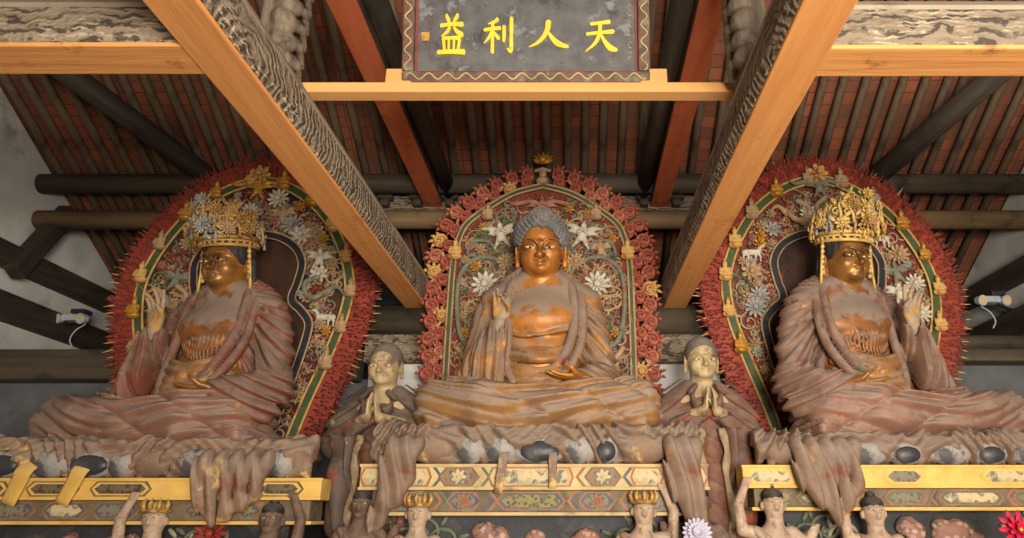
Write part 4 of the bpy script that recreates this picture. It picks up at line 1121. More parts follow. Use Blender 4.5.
        for s in (-1, 1): c.tube([(s * .25, .1, .0), (s * .3, .08, -.2), (s * .33, .02, -.4)], [.05, .035, .02], .02)
        c.ripple(lambda x, y, z: groove(np.arctan2(x, .3) * 40, .008, 2))
    c.frame()
    c.build('hair', m_hair if kind == 0 else m_hairb, t)
    if kind: crown(t, HC, HS, pitch, kind)
    return t

def me_crown_scroll():
    m = MB()
    p = spiral(1.2, .05, .01, 16, -.035, .1, -.6); m.tube(p, [.013 - .005 * i / 16 for i in range(17)], 6)
    p = spiral(1.2, .05, .01, 16, .035, .16, -.6, 0, -1); m.tube(p, [.013 - .005 * i / 16 for i in range(17)], 6)
    m.tube([(.0, 0, -.04), (.012, -.01, .06), (-.01, -.02, .15), (.01, -.03, .25)], [.018, .017, .014, .003], 6)
    for x, z, a in ((-.07, .03, 2.4), (.07, .07, .7), (-.06, .2, 2.2), (.05, .24, 1.0)): m.ball((x, -.01, z), (.05, .01, .02), 7, 4, Matrix.Rotation(-a, 3, 'Y'))
    return hold(m.build('crown_scroll', m_crown, smooth=True))
me_cs = me_crown_scroll()
def crown(t, HC, HS, pitch, kind):
    rng = random.Random(40 + kind); mat = m_crown if kind == 1 else m_crownp
    M = Matrix(rotm((R(pitch), 0, 0)).tolist())
    m = MB()
    for z, r, q in ((.185, .295, .022), (.235, .3, .016), (.275, .31, .024)):
        m.tube([(r * sin(a), .04 - r * 1.08 * cos(a), z + .0) for a in [2 * PI * i / 40 for i in range(41)]], q, 7, caps=False)
    for i in range(26):
        a = 2 * PI * i / 26; m.ball((.305 * sin(a), .04 - .33 * cos(a), .21), (.022, .022, .018), 6, 4)
    cr = m.build('crown', mat, t, smooth=True)
    cr.location = HC; cr.rotation_euler = (R(pitch), 0, 0); cr.scale = (HS,) * 3
    def put(me, name, a, z, r, sc, mm, tilt=.12, roll=0):
        o = place(name, me, cr); o.location = (r * sin(a), .04 - r * 1.06 * cos(a), z); o.rotation_euler = (tilt, roll, a); o.scale = (sc,) * 3
        if mm: o.material_slots[0].link = 'OBJECT'; o.material_slots[0].material = mm
    for tier, (z, r, n, sc, arc) in enumerate(((.28, .33, 15, .85, 2.1), (.4, .37, 13, .95, 1.9), (.53, .36, 9, .85, 1.3))):
        for i in range(n):
            a = -arc + 2 * arc * i / (n - 1)
            put(me_cs, 'crown_scroll', a + rng.uniform(-.08, .08), z + rng.uniform(-.05, .05) - (.16 * abs(a) / arc if tier else 0), r + rng.uniform(0, .06), sc * rng.uniform(.85, 1.3), rng.choice([mat, mat, m_cream, m_blueg, m_sash if kind == 1 else mat]), -.15, rng.uniform(-.3, .3))
    for a, z, sc in ((0, .42, .8), (-.65, .38, .65), (.65, .38, .65), (-1.2, .4, .65), (1.2, .4, .65), (-.35, .6, .6), (.38, .6, .6), (0, .72, .6)):
        put(rng.choice([me_flowerB, me_flowerA]), 'crown_flower', a, z - .03, .43, sc * .8, rng.choice([mat, m_crown, m_blueg if kind == 1 else mat, m_cream]), -.1)
    for s in (-1, 1):         # side tassels at the ears
        m = MB(); 
        for q in range(6): m.ball((s * .31, -.02, .12 - q * .06), (.026, .026, .03), 7, 5)
        m.tube([(s * .31, -.02, .2), (s * .33, -.03, -.1), (s * .35, -.06, -.36)], [.012, .014, .02], 6)
        m.build('crown_tassel', m_crownp, cr, smooth=True)

PB = at(536, 428, 6.5)
buddha(0, 'large gilded seated Buddha with blue-grey snail-curl hair, centre of the three', (at(541, 280, 7.0).x, 7.0, PB.z), 0, 1)
zL = at(140, 440, 6.4).z; zR = at(900, 434, 6.4).z
buddha(1, 'crowned seated bodhisattva with red-brown robe, hand raised beside the darker wall', (-3.56, 7.0, zL), R(-13), 1)
buddha(2, 'crowned seated bodhisattva with grey-brown robe and pale gold crown, on the brighter side', (2.86, 7.0, zR), R(13), -1)

# ---------------------------------------------------------------- the two monks between the altars
m_monkrobe = aged('dark_monk_robe', (92, 74, 62), (72, 58, 50), (120, 62, 46), dust=(124, 106, 94), scale=6, rough=.6, bump=.3, dlim=(.1, .8), c3lim=(.56, .62), c4=(150, 120, 84), c4lim=(.64, .68))
m_monkrobe2 = aged('brown_monk_robe', (116, 82, 66), (94, 68, 56), (146, 72, 48), dust=(136, 114, 102), scale=6, rough=.6, bump=.3, dlim=(.1, .8), c3lim=(.55, .62), c4=(150, 124, 92), c4lim=(.64, .68))
m_monkskin = aged('pale_gilt_face', (190, 168, 126), (160, 134, 98), (118, 94, 70), dust=(166, 150, 128), scale=7, rough=.5, bump=.1, dlim=(.4, 1))
m_shave = aged('shaven_scalp', (110, 100, 92), (90, 82, 76), dust=(130, 120, 110), scale=8, rough=.7)
m_skirt = aged('orange_brown_skirt', (122, 76, 54), (98, 60, 46), (96, 70, 54), dust=(140, 112, 92), scale=7, rough=.6, bump=.3)
m_border = aged('pale_robe_border', (170, 146, 108), (120, 100, 76), (96, 60, 48), scale=9, rough=.6)
def monk(label, loc, rz, robe, old):
    t = thing('monk_statue', label, 'statue', loc, rz)
    HC = (0, -.06, 1.88); S = .63; pitch = 10
    c = Clay((-.45, -.42, .95), (.45, .3, 2.2), .0078)
    head(c, HC, S, pitch, old=old, ear=.9, smile=old)
    c.tube([(0, .02, 1.5), (0, -.02, 1.85)], [.13, .095], .04); c.ell((0, .02, 1.45), (.3, .17, .22), k=.05)
    for s in (-1, 1):
        c.tube([(s * .28, -.05, 1.3), (s * .07, -.29, 1.36)], [.07, .045], .02)
        hand(c, (s * .05, -.29, 1.36), (-s * .12, -.15, 1), (-s, 0, 0), (0, -.25, .1) if 0 else (0, .9, .2), .24, (.03, .03, .03, .03), .0, .3, .1)
    c.build('body', m_monkskin, t)
    head_eyes(t, HC, S, pitch)
    c = Clay((-.2, -.25, 1.85), (.2, .2, 2.2), .009); c.frame(HC, rotm((R(pitch), 0, 0)), S)
    c.ell((0, .05, .09), (.258, .285, .285), k=.02); c.ell((0, -.2, -.04), (.235, .34, .26), k=.02, cut=True); c.box((0, -.1, -.25), (.5, .3, .24), .02, k=.02, cut=True)
    c.frame(); c.build('hair', m_shave, t)
    c = Clay((-.56, -.42, -.02), (.56, .34, 1.72), .012)
    c.ell((0, .03, 1.35), (.36, .2, .3), k=.06); c.tube([(0, .03, 1.2), (0, .02, .6), (0, .02, .0)], [.27, .3, .34], .06)
    c.box((0, .02, .3), (.34, .22, .34), .15, k=.05)
    for s in (-1, 1):
        c.tube([(s * .14, .02, 1.62), (s * .33, .02, 1.42), (s * .38, -.08, 1.16), (s * .17, -.24, 1.26)], [.1, .14, .15, .085], .05, sm=4)
        c.tube([(s * .2, -.22, 1.22), (s * .26, -.2, .85), (s * .27, -.16, .42)], [.08, .13, .1], .05)
    c.tube([(.02, -.2, 1.66), (.14, -.18, 1.52), (.06, -.22, 1.4), (-.12, -.24, 1.28)], [.03, .035, .03, .03], .02, sm=4)
    c.tube([(-.04, -.16, 1.66), (-.14, -.2, 1.5), (-.05, -.24, 1.38)], [.03, .035, .03], .02, sm=4)
    c.ell((0, -.2, 1.62), (.1, .14, .14), k=.02, cut=True)
    c.ripple(lambda x, y, z: np.where(z < 1.2, pleat(9 * np.arctan2(y - .05, x) * np.sign(x) + .8 * np.sin(4 * z), .045), pleat(-19 * (z + .7 * np.abs(x)) + 3 * y, .04)))
    c.tube([(0, -.33, 1.1), (0, -.33, .1)], [.1, .12], .02, True)
    c.build('robe', robe, t)
    c = Clay((-.22, -.42, -.02), (.22, .1, 1.22), .012)
    c.tube([(0, -.16, 1.1), (0, -.17, .02)], [.13, .17], .03)
    c.ripple(lambda x, y, z: groove(16 * z + 7 * x + 1, .02, 2) - .005)
    c.build('skirt', m_skirt, t)
    for s in (-1, 1):
        m = MB(); m.tube(spl([(s * .09, -.3, 1.2), (s * .12, -.325, 1.0), (s * .1, -.315, .8), (s * .14, -.31, .5), (s * .12, -.29, .3), (s * .16, -.27, .04)], 5), [.034 + .008 * sin(i) for i in range(26)], 8, .3, (0, -1, 0))
        m.build('robe_border', m_border, t, smooth=True)
    return t
ma = at(388, 345, 6.78); mb = at(700, 339, 6.78)
monk('dark-robed standing monk statue with pale face, palms together, beside the red-robed bodhisattva', (at(386, 400, 6.8).x - .02, 6.82, ma.z - 2.1), R(-4), m_monkrobe, 0)
monk('smiling brown-robed monk statue, palms together, beside the grey-robed bodhisattva', (at(703, 400, 6.8).x + .0, 6.82, mb.z - 2.1), R(2), m_monkrobe2, 1)

# ---------------------------------------------------------------- altars: painted slabs, friezes, draped lotus seats, supporting figures
m_slab = aged('ochre_slab_paint', (206, 178, 122), (184, 152, 98), (130, 108, 80), dust=(196, 176, 140), scale=5, rough=.6, bump=.2, c3lim=(.56, .66))
m_slaby = aged('yellow_slab_paint', (226, 184, 96), (206, 160, 76), (150, 112, 64), dust=(214, 184, 120), scale=4, rough=.6, bump=.2, c3lim=(.62, .7))
m_frieze = aged('dull_frieze_paint', (120, 104, 78), (92, 80, 62), (146, 118, 76), scale=9, rough=.65)
m_panel = aged('dark_altar_panel', (52, 52, 54), (36, 37, 40), (84, 76, 70), scale=5, rough=.6)
m_base = aged('altar_base_stone', (96, 88, 80), (76, 70, 66), scale=3, rough=.85)
m_oline = aged('orange_line_paint', (164, 108, 76), (140, 88, 62), (120, 110, 90), scale=12, bump=0)
m_gline = aged('green_band_paint', (104, 110, 86), (84, 92, 74), (130, 120, 90), scale=14, bump=0)
m_bline = aged('slate_band_paint', (92, 98, 104), (72, 78, 84), (120, 112, 100), scale=14, bump=0)
def speckle(name, a, b, c_, sc=22):
    t = NT(name); co = t.coord()
    v = t.vor(co, sc, 'F1'); w = t.noise(co, sc * .5, 4, .6, 1.5)
    col = t.mix(t.step(v, .32, .42), lin(a), lin(b)); col = t.mix(t.step(w, .53, .6), col, lin(c_))
    t.bump(v, .3, .01); return t.done(col, .6)
m_bro = speckle('blue_green_brocade', (74, 88, 92), (120, 120, 96), (150, 92, 64))
m_bro2 = speckle('green_brocade', (70, 80, 52), (140, 124, 76), (96, 96, 66), 26)
m_bro3 = speckle('cream_cloud_painting', (176, 158, 116), (196, 176, 132), (112, 108, 96), 12)
m_rock = speckle('pink_rock_carving', (186, 150, 128), (150, 108, 92), (96, 84, 78), 16)
m_fig = aged('caryatid_clay', (190, 164, 138), (160, 132, 110), (100, 62, 48), dust=(168, 146, 126), scale=14, rough=.6, bump=.3)
m_figr = aged('caryatid_red_clothes', (150, 84, 64), (116, 64, 52), (90, 82, 70), dust=(150, 118, 100), scale=14, rough=.6, bump=.3)
m_figd = aged('caryatid_dark_clay', (110, 86, 70), (84, 66, 56), (130, 74, 52), dust=(126, 106, 92), scale=14, rough=.6, bump=.3)
m_scrollw = aged('grey_cream_scroll', (170, 160, 138), (130, 122, 106), (100, 92, 80), scale=10, rough=.6)

def hexa(w, h, p): return [(-w, 0), (-w + p, -h), (w - p, -h), (w, 0), (w - p, h), (-w + p, h)]
def cartouche(t, name, x, y, z, w, h, fill, p=None, line=m_oline, band=m_gline):
    p = h * .8 if p is None else p
    o = MB().prism(hexa(w, h, p), -.006, .01).build(name, line, t); o.location = (x, y, z)
    MB().prism(hexa(w - .018, h - .010, p), -.010, .0).build('painted_border', band, o)
    MB().prism(hexa(w - .045, h - .022, p), -.014, .0).build('painted_field', fill, o)
    return o
def chevron(t, x, y, z, h, s, mat, w=.03):
    m = MB(); q = h * .8
    m.prism([(x - s * q * .5, z - h), (x - s * q * .5 + w, z - h), (x + s * q * .5 + w, z), (x - s * q * .5 + w, z + h), (x - s * q * .5, z + h), (x + s * q * .5, z)], y - .005, y + .01)
    return m.build('painted_chevron', mat, t)
def round_flower(t, x, y, z, r, mat):
    o = on(me_flowerS, 'painted_rosette', t, x, y, z, r / .085, 0, mat); o.scale = (r / .085, .25, r / .085); return o

def altar(label, cx, yf, ztop, hs, hf, hw, slab, spec, depth):
    t = thing('altar', label, 'altar', (cx, yf, 0))
    body = hw - .37
    MB().box((-hw, 0, ztop - hs), (hw, .26, ztop), .012).box((-body, .2, ztop - hs + .01), (body, depth, ztop - .004), .012).build('slab', slab, t)
    # mouldings along the slab's upper and lower edges
    for z in (ztop - .012, ztop - hs + .012): MB().box((-hw - .008, -.014, z - .013), (hw + .008, .03, z + .013), .006).build('edge_moulding', slab, t)
    MB().box((-hw + .1, .07, ztop - hs - hf), (hw - .1, .4, ztop - hs), .01).build('frieze', m_frieze, t)
    MB().box((-hw + .07, .05, ztop - hs - hf - .03), (hw - .07, .4, ztop - hs - hf), .01).build('lower_moulding', slab, t)
    MB().box((-hw + .34, .3, .45), (hw - .34, depth, ztop - hs - hf - .02)).build('dark_panel', m_panel, t)
    MB().box((-hw + .1, .1, 0), (hw - .1, depth, .3), .03).box((-hw + .2, .2, .3), (hw - .2, depth, .5), .03).build('base', m_base, t)
    spec(t, ztop - hs / 2, hs / 2 - .028, ztop - hs - hf / 2, hf / 2 - .015)
    return t
def px(u, v, y, cx): return at(u, v, y).x - cx

# middle altar
zt = at(536, 464, 6.2).z; zs = at(536, 490, 6.2).z; zf = at(536, 512, 6.27).z
cxm = (at(360, 476, 6.2).x + at(708, 476, 6.2).x) / 2; hwm = (at(708, 476, 6.2).x - at(360, 476, 6.2).x) / 2
def spec_mid(t, z1, h1, z2, h2):
    X = lambda u: px(u, 476, 6.2, cxm)
    for u0, u1, f in ((360, 382, m_bro3), (402, 432, m_bro3), (438, 480, m_bro), (488, 574, m_bro3), (584, 622, m_bro), (630, 664, m_bro3), (686, 708, m_bro3)):
        cartouche(t, 'painted_cartouche', (X(u0) + X(u1)) / 2, 0, z1, (X(u1) - X(u0)) / 2, h1, f, .03 if f is m_bro3 else None, m_oline if f is m_bro3 else m_gline, m_slab if f is m_bro3 else m_oline)
    for u, mt in ((436, m_bline), (484, m_gline), (579, m_oline), (626, m_bline)): chevron(t, X(u), 0, z1, h1, 1 if u < 536 else -1, mt)
    X2 = lambda u: px(u, 501, 6.27, cxm)
    for u0, u1, f in ((380, 420, m_bro), (446, 482, m_bro), (496, 566, m_bro2), (578, 616, m_bro), (632, 690, m_bro)):
        cartouche(t, 'frieze_cartouche', (X2(u0) + X2(u1)) / 2, .07, z2, (X2(u1) - X2(u0)) / 2, h2, f, None, m_oline, m_bline)
    for u, mt in ((442, m_gline), (436, m_oline), (487, m_bline), (492, m_oline), (570, m_oline), (574, m_bline), (622, m_oline), (628, m_gline)): chevron(t, X2(u), .07, z2, h2, 1 if u < 536 else -1, mt)
    for u in (464, 597): round_flower(t, X2(u), .05, z2, .065, m_oline)
    for u in (459, 603): round_flower(t, X(u), -.02, z1, .07, m_bro3)
    relief(t, 0, .3, zf - .38, 1)
def relief(t, x0, y, z, seed):
    rng = random.Random(seed)
    m = Clay((-.62, -.16, -.2), (.62, .06, .34), .018)
    for i in range(26): m.ell((rng.uniform(-.5, .5), rng.uniform(-.06, .0), rng.uniform(-.15, .24)), (rng.uniform(.06, .13), .06, rng.uniform(.05, .1)), (0, rng.uniform(-.6, .6), 0), .02)
    o = m.build('rock_relief', m_rock, t); o.location = (x0, y, z)
    for s in (-1, 1):
        for q in range(3):
            o = on(me_vineA if s > 0 else me_vineB, 'scroll_relief', t, x0 + s * (.78 + .16 * q), y - .0, z + .12 + .08 * (q % 2), 1.0, rng.uniform(-.6, .6), rng.choice([m_scrollw, m_teal, m_gline]))
altar('middle altar with pale painted slab under the large Buddha', cxm, 6.2, zt, zt - zs, zs - zf, hwm, m_slab, spec_mid, 1.75)

# altar of the darker side
ztL = at(200, 478, 6.2).z; zsL = at(200, 500, 6.2).z; zfL = at(200, 521, 6.27).z
rxL = at(321, 488, 6.2).x; cxL = -3.68; hwL = rxL - cxL
def spec_left(t, z1, h1, z2, h2):
    X = lambda u: px(u, 489, 6.2, cxL)
    for u0, u1 in ((-20, 10), (26, 80), (90, 152), (200, 212), (256, 304)): cartouche(t, 'painted_cartouche', (X(u0) + X(u1)) / 2, 0, z1, (X(u1) - X(u0)) / 2, h1, m_rockd, None, m_frieze, m_slaby)
    X2 = lambda u: px(u, 511, 6.27, cxL)
    for u0, u1, f in ((-10, 36, m_bro), (42, 88, m_bro3), (92, 140, m_bro), (184, 212, m_bro2), (236, 262, m_bro2)): cartouche(t, 'frieze_cartouche', (X2(u0) + X2(u1)) / 2, .07, z2, (X2(u1) - X2(u0)) / 2, h2, f, None, m_oline, m_bline)
    relief(t, -.5, .3, zfL - .4, 2)
    on(me_flowerA, 'red_medallion', t, X2(204), .26, zfL - .1, .95, 0, m_hbright)
m_rockd = speckle('worn_dark_painting', (84, 70, 54), (110, 92, 68), (60, 54, 48), 18)
altar('altar with yellow worn slab under the bodhisattva beside the darker wall', cxL, 6.2, ztL, ztL - zsL, zsL - zfL, hwL, m_slaby, spec_left, 1.75)

# altar of the brighter side
ztR = at(880, 465, 6.2).z; zsR = at(880, 488, 6.2).z; zfR = at(880, 507, 6.27).z
lxR = at(743, 478, 6.2).x; cxR = 3.02; hwR = cxR - lxR
def spec_right(t, z1, h1, z2, h2):
    X = lambda u: px(u, 477, 6.2, cxR)
    for u0, u1, f in ((745, 798, m_bro3), (882, 926, m_bro), (980, 1040, m_bro3)): cartouche(t, 'painted_cartouche', (X(u0) + X(u1)) / 2, 0, z1, (X(u1) - X(u0)) / 2, h1, f, None, m_slaby, m_slaby)
    X2 = lambda u: px(u, 498, 6.27, cxR)
    for u0, u1, f in ((782, 790, m_bro2), (796, 822, m_bro3), (860, 876, m_bro2), (884, 928, m_bro), (938, 1004, m_bro3), (1012, 1050, m_bro)): cartouche(t, 'frieze_cartouche', (X2(u0) + X2(u1)) / 2, .07, z2, (X2(u1) - X2(u0)) / 2, h2, f, None, m_oline, m_gline)
    for u, mt in ((932, m_oline), (935, m_bline), (1008, m_oline)): chevron(t, X2(u), .07, z2, h2, -1, mt)
    relief(t, .15, .3, zfR - .38, 3)
altar('altar with plain yellow slab under the bodhisattva on the brighter side', cxR, 6.2, ztR, ztR - zsR, zsR - zfR, hwR, m_slaby, spec_right, 1.75)

# ---- draped lotus seats
def seat(label, cx, zlo, zhi, hw, mat, seed, petals, cloths, ribbons=()):
    rng = random.Random(seed); H = zhi - zlo
    t = thing('lotus_seat', label, 'seat', (cx, 6.2, zlo))
    # lotus cushion
    c = Clay((-hw + .1, .0, -.02), (hw - .1, 1.7, H + .02), .025)
    c.box((0, .72, H * .5), (hw - .3, .64, H * .5), .09, k=.02)
    c.build('cushion', mat, t)
    for x, w, mm in petals:
        m = MB(); m.ball((0, 0, H * .42), (w, .08, H * .42), 16, 9)
        o = m.build('lotus_petal', m_petal if mm is m_petald else mm, t, smooth=True); o.location = (x, .03, 0)
        if mm is m_petald: MB().ball((0, -.05, H * .36), (w * .7, .045, H * .3), 14, 8).build('petal_heart', m_petald if mm is m_petald else m_drape2, o, smooth=True)
    # cloth over the seat: an apron with swags, bunched folds between the petals
    c = Clay((-hw - .1, -.1, -.04), (hw + .1, 1.3, H + .12), .0135)
    c.box((0, .5, H - .04), (hw - .08, .39, .08), .07, k=.05)
    xs = sorted([-hw + .02] + [(a[0] + b[0]) / 2 for a, b in zip(sorted(petals), sorted(petals)[1:])] + [hw - .02])
    for x in xs:
        w = rng.uniform(.07, .1)
        for q in range(3): c.tube([(x + (q - 1) * .06, .14, H - .02), (x + (q - 1) * .075, .04, H * .6), (x + (q - 1) * w * .9, .05, .05)], [.09, .075, .05], .03)
    for a, b in zip(xs, xs[1:]):
        for q in range(3):
            z0 = H - .02 - .04 * q; sag = H * (.04 + .1 * q)
            c.tube([(a, .07, z0), ((a + b) / 2, .015 + .02 * q, z0 - sag), (b, .07, z0)], [.06, .05, .06], .03, sm=5)
    c.ripple(lambda x, y, z: pleat(-15 * z + 9 * np.sin(2.3 * x + seed) + 4 * np.sin(5.3 * x) - 5 * y, .05 * (.75 + .25 * np.sin(4 * x)), .3) + pleat(33 * z + 14 * np.sin(2.3 * x + seed), .012))
    c.build('seat_cloth', mat, t)
    # corners of cloth hanging over the slab
    for x, w0, w1, dx, ln, mm in cloths:
        c = Clay((-.6, -.34, -ln - .1), (.6, .25, .32), .0125)
        for q in range(5):
            f = (q - 2) / 2
            c.tube([(f * w0, .12, .2), (f * w0 * .95, -.07, .12), (f * w0 * .8 + dx * .3, -.1, -ln * .4), (f * w1 + dx, -.1 + .015 * (q % 2), -ln * (1 - .22 * abs(f + .2)))], [.06, .07, .055, .028], .03, sm=5)
        c.ripple(lambda xx, y, z: pleat(24 * xx + 4 * z + .5 * np.sin(7 * z), .035))
        o = c.build('hanging_cloth', mm, t); o.location = (x, -.02, 0)
    for x, w, dx, ln, mm in ribbons:
        q = spl([(0, .05, .16), (dx * .2, -.045, .06), (dx * .4, -.05, -.03), (dx, -.035, -ln)], 5)
        o = MB().tube(q, [w * (1 - .2 * i / len(q)) for i in range(len(q))], 10, .16, (0, -1, .2)).build('hanging_ribbon', mm, t, smooth=True); o.location = (x, -.02, 0)
    return t
cs = at(536, 445, 6.2).x
seat('draped lotus seat with a dark round petal under the large Buddha', cs, zt, PB.z - .035, 1.33, m_drape, 3,
     [(at(u, 450, 6.2).x - cs, w, mm) for u, w, mm in ((432, .2, m_drape2), (470, .15, m_petal), (500, .15, m_petal), (540, .25, m_petald), (578, .17, m_petal), (606, .12, m_petald), (645, .2, m_drape2))],
     [(at(403, 470, 6.2).x - cs, .1, .035, -.17, .56, m_drape), (at(681, 470, 6.2).x - cs, .1, .035, .1, .6, m_drape),
      ], [(at(505, 470, 6.2).x - cs, .045, -.05, .24, m_drape2), (at(553, 470, 6.2).x - cs, .04, .0, .2, m_drape2)])
cL = -3.72
seat('draped lotus seat with yellowed cloth under the bodhisattva beside the darker wall', cL, ztL, zL - .04, 1.4, m_drape2, 5,
     [(at(u, 460, 6.2).x - cL, w, mm) for u, w, mm in ((6, .2, m_petald), (50, .2, m_petal), (92, .24, m_petald), (122, .14, m_petal), (152, .16, m_drape), (196, .2, m_petal), (280, .13, m_petal))],
     [(at(236, 480, 6.2).x - cL, .27, .1, -.05, .38, m_drape2)],
     [(at(30, 480, 6.2).x - cL, .085, -.1, .21, m_slaby), (at(86, 480, 6.2).x - cL, .08, -.13, .21, m_slaby)])
cR = 3.02
seat('draped lotus seat under the bodhisattva on the brighter side', cR, ztR, zR - .04, 1.32, m_drape, 8,
     [(at(u, 450, 6.2).x - cR, w, mm) for u, w, mm in ((782, .14, m_drape), (822, .18, m_drape2), (868, .18, m_petal), (906, .16, m_petald), (950, .2, m_petal), (990, .16, m_petald), (1030, .2, m_petal))],
     [(at(823, 466, 6.2).x - cR, .24, .05, .06, .48, m_drape)])

# ---- little figures bearing the slabs
def bearer(label, u, v, mat, cloth, arms, hat, lean=0, y=6.2):
    p = at(u, v, y)          # middle of the head
    t = thing('bearer_figure', label, 'figurine', (p.x, y, p.z - .72))
    c = Clay((-.36, -.24, -.22), (.36, .24, .98), .0105)
    c.frame((lean * .1, 0, .72), rotm((R(6), lean * .2, 0)), .36)
    c.ell((0, 0, 0), (.25, .27, .32), k=.03); c.ell((0, -.27, -.03), (.05, .06, .08), k=.04); c.ell((0, -.2, -.2), (.1, .08, .06), k=.05)
    for s in (-1, 1): c.ell((s * .1, -.25, .06), (.06, .04, .035), k=.01, cut=True); c.tube([(s * .03, -.26, .12), (s * .18, -.2, .13)], .025, .02); c.ell((s * .27, .02, -.03), (.04, .07, .1), k=.02)
    c.tube([(-.08, -.26, -.13), (.08, -.26, -.13)], .02, .01, True)
    c.frame()
    c.tube([(lean * .1, 0, .6), (0, 0, .45)], [.07, .09], .03); c.ell((0, .0, .42), (.16, .11, .15), k=.04); c.ell((0, -.02, .24), (.15, .13, .14), k=.05)
    for s, kind in zip((-1, 1), arms):
        sh = (s * .15, 0, .5)
        if kind == 'up': pts = [sh, (s * .26, -.02, .52), (s * .28, -.02, .72), (s * .22, -.02, .86)]
        elif kind == 'out': pts = [sh, (s * .25, -.03, .42), (s * .3, -.06, .5)]
        else: pts = [sh, (s * .24, -.03, .36), (s * .12, -.13, .26)]
        c.tube(pts, [.06, .05, .042, .034][:len(pts)], .02)
        e = np.array(pts[-1]); d = e - np.array(pts[-2]); d /= np.linalg.norm(d)
        c.ell(tuple(e + d * .03), (.035, .03, .04), k=.015)
        for q in (-1.5, -.5, .5, 1.5): c.tube([tuple(e + d * .04 + np.array((q * .014, 0, 0))), tuple(e + d * .085 + np.array((q * .02, -.012, 0)))], [.011, .009], .004)
        c.tube([tuple(e + d * .02), tuple(e + d * .05 + np.array((-s * .04, -.015, 0)))], [.013, .01], .008)
    for s in (-1, 1): c.tube([(s * .08, 0, .15), (s * .16, -.1, .02), (s * .12, -.04, -.18)], [.09, .075, .055], .03)
    c.build('body', mat, t)
    for s in (-1, 1):
        o = MB().ball((0, 0, 0), (.017, .007, .009), 8, 5).build('eye', m_eye, t, smooth=True); o.location = (lean * .1 + s * .036, -.083, .742)
        MB().ball((0, -.0055, 0), (.007, .004, .0075), 6, 5).build('pupil', m_pupil, o, smooth=True)
    c = Clay((-.26, -.24, -.04), (.26, .22, .62), .0105)
    c.ell((0, -.01, .18), (.18, .15, .14), k=.03); c.tube([(-.15, -.04, .52), (0, -.13, .38), (.14, -.06, .28)], [.035, .04, .035], .02, sm=4)
    for s in (-1, 1): c.tube([(s * .1, -.06, .14), (s * .15, -.09, .02)], [.09, .07], .03)
    c.ripple(lambda x, yy, z: groove(44 * x + 10 * z, .012, 2) - .003)
    c.build('clothes', cloth, t)
    m = MB()
    if hat:
        m.tube([(.1 * sin(a) + lean * .1, -.105 * cos(a), .79) for a in [2 * PI * i / 20 for i in range(21)]], .016, 6, caps=False)
        for k in range(5):
            a = -1.2 + .6 * k; m.tube([(.1 * sin(a) + lean * .1, -.105 * cos(a), .79), (.12 * sin(a) + lean * .1, -.115 * cos(a), .845), (.1 * sin(a) + lean * .1, -.09 * cos(a), .89)], [.022, .02, .003], 6)
        m.ball((lean * .1, .01, .8), (.09, .095, .07))
        m.build('headdress', m_crown, t, smooth=True)
    else:
        m.ball((lean * .1, .01, .79), (.092, .1, .07)); m.ball((lean * .1, .02, .86), (.04, .04, .04)); m.build('hair', m_hairb, t, smooth=True)
    return t
bearer('small crowned bearer figure under the middle altar slab, beside the dark monk', 418, 514, m_fig, m_figr, ('down', 'down'), 1, 0)
bearer('small bearer figure with an arm raised under the middle altar slab by the smiling monk', 640, 511, m_fig, m_figr, ('down', 'up'), 1, .3)
bearer('small dark bearer figure under the middle slab end by the dark monk', 362, 506, m_figd, m_figd, ('down', 'out'), 0, 0, 6.3)
bearer('small dark bearer figure under the middle slab end by the smiling monk', 699, 503, m_figd, m_panel, ('out', 'down'), 0, 0, 6.3)
bearer('small crowned bearer figure crouching under the middle of the worn yellow slab', 155, 520, m_fig, m_figr, ('up', 'out'), 1, 0)
bearer('small bearer figure with arm raised under the worn yellow slab end by the dark monk', 268, 520, m_figd, m_figr, ('out', 'up'), 0, .3)
bearer('small pale bearer figure, arm raised under the plain yellow slab beside the monk', 771, 505, m_fig, m_fig, ('up', 'out'), 0, .2)
bearer('small bearer figure reaching up under the plain yellow slab beside the hanging cloth', 876, 513, m_fig, m_figr, ('up', 'down'), 0, -.2)

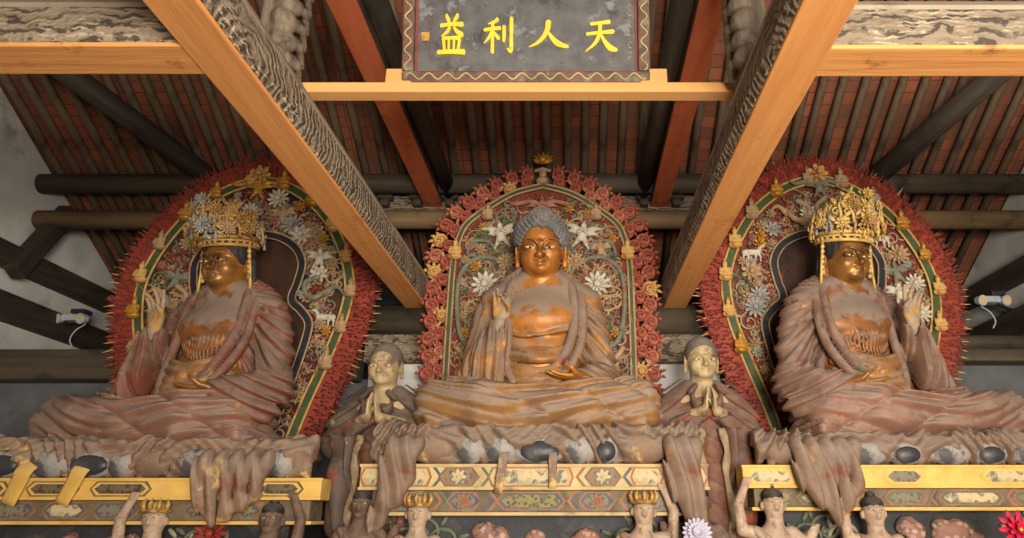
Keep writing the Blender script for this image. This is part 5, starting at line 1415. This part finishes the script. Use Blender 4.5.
# ---- flowers on the offering ledge and the spotlights
m_petr = aged('crimson_petal', (214, 40, 74), (180, 24, 54), scale=20, rough=.6, bump=.1)
m_petw = aged('white_plush_petal', (200, 194, 208), (178, 172, 190), scale=20, rough=.8, bump=.1)
m_stem = aged('flower_stem', (60, 92, 48), (48, 76, 40), scale=10)
m_yolk = aged('flower_centre', (236, 190, 60), (210, 150, 40), scale=20)
def bloom(label, u, v, y, r, mat, n):
    p = at(u, v, y)
    t = thing('artificial_flower', label, 'flower', (p.x, y, 0))
    MB().tube([(0, .1, .0), (.02, .06, p.z * .6), (0, 0, p.z - .01)], .012, 7).build('stem', m_stem, t, smooth=True)
    MB().tube([(0, .1, 0), (0, .1, .02)], .09, 14).tube([(0, .1, .02), (0, .1, .2)], [.07, .1], 14).build('pot', m_base, t, smooth=False)
    pm = None
    for l in range(3):
        for k in range(n):
            a = 2 * PI * (k + .5 * l) / n
            if pm is None:
                pm = MB().ball((.55 * r, 0, 0), (.5 * r, .16 * r, .05 * r), 8, 5).build('petal', mat, t, smooth=True); o = pm
            else: o = copy_of(pm, t)
            o.location = (0, -.02 * l, p.z); o.rotation_euler = (R(70), 0, 0)
            o.rotation_euler = (Matrix.Rotation(R(75), 3, 'X') @ Matrix.Rotation(a, 3, 'Z') @ Matrix.Rotation(-R(8 + 22 * l), 3, 'Y')).to_euler(); o.scale = (1 - .2 * l,) * 3
    MB().ball((0, -.04, p.z), r * .16).build('flower_centre', m_yolk if mat is m_petr else mat, t, smooth=True)
    return t
bloom('crimson artificial flower with yellow centre standing before the plain yellow altar', 1017, 530, 5.6, .15, m_petr, 10)
bloom('white fluffy artificial flower in front of the dark bearer by the smiling monk', 697, 533, 5.9, .12, m_petw, 18)

m_lampw = aged('white_lamp_metal', (196, 200, 202), (170, 176, 180), scale=8, rough=.4, bump=0)
m_lampd = aged('dark_lamp_metal', (50, 52, 56), (40, 42, 44), scale=8, rough=.5, bump=0)
def spot(label, u, v, y, s, xw):
    p = at(u, v, y)
    t = thing('spotlight', label, 'lamp', p)
    MB().box((-.14, -.08, -.035), (.1, .08, .05), .02).build('housing', m_lampw, t)
    MB().box((-.02, -.11, .05), (.16, .06, .11), .015).build('heat_sink', m_lampd, t)
    for q in (-.17, .14):
        h = MB().tube([(q, -.02, 0), (q - .02 * s, -.1, -.02)], [.055, .07], 12).build('lamp_head', m_lampw, t, smooth=False)
        MB().tube([(q - .02 * s, -.1, -.02), (q - .022 * s, -.108, -.022)], [.058, .056], 12).build('lens', m_eye, h)
    MB().tube([(xw - p.x, .1, -.12), (xw * .2 - p.x * .2, .06, -.02), (0, 0, 0)], .022, 8).build('mounting_arm', m_lampd, t, smooth=True)
    MB().tube(spl([(.05 * s, 0, -.03), (.12 * s, .02, -.06), (.02 * s, .02, -.14), (-.03 * s, .02, -.26), (.02 * s, .02, -.36)], 5), .009, 6).build('cord', m_lampw, t, smooth=True)
    return t
spot('small white spotlight with a hanging cord on the gable beam beside the darker wall', 76, 319, 8.7, 1, XL)
spot('small white spotlight with a hanging cord on the gable beam beside the brighter wall', 990, 301, 8.7, -1, XR)
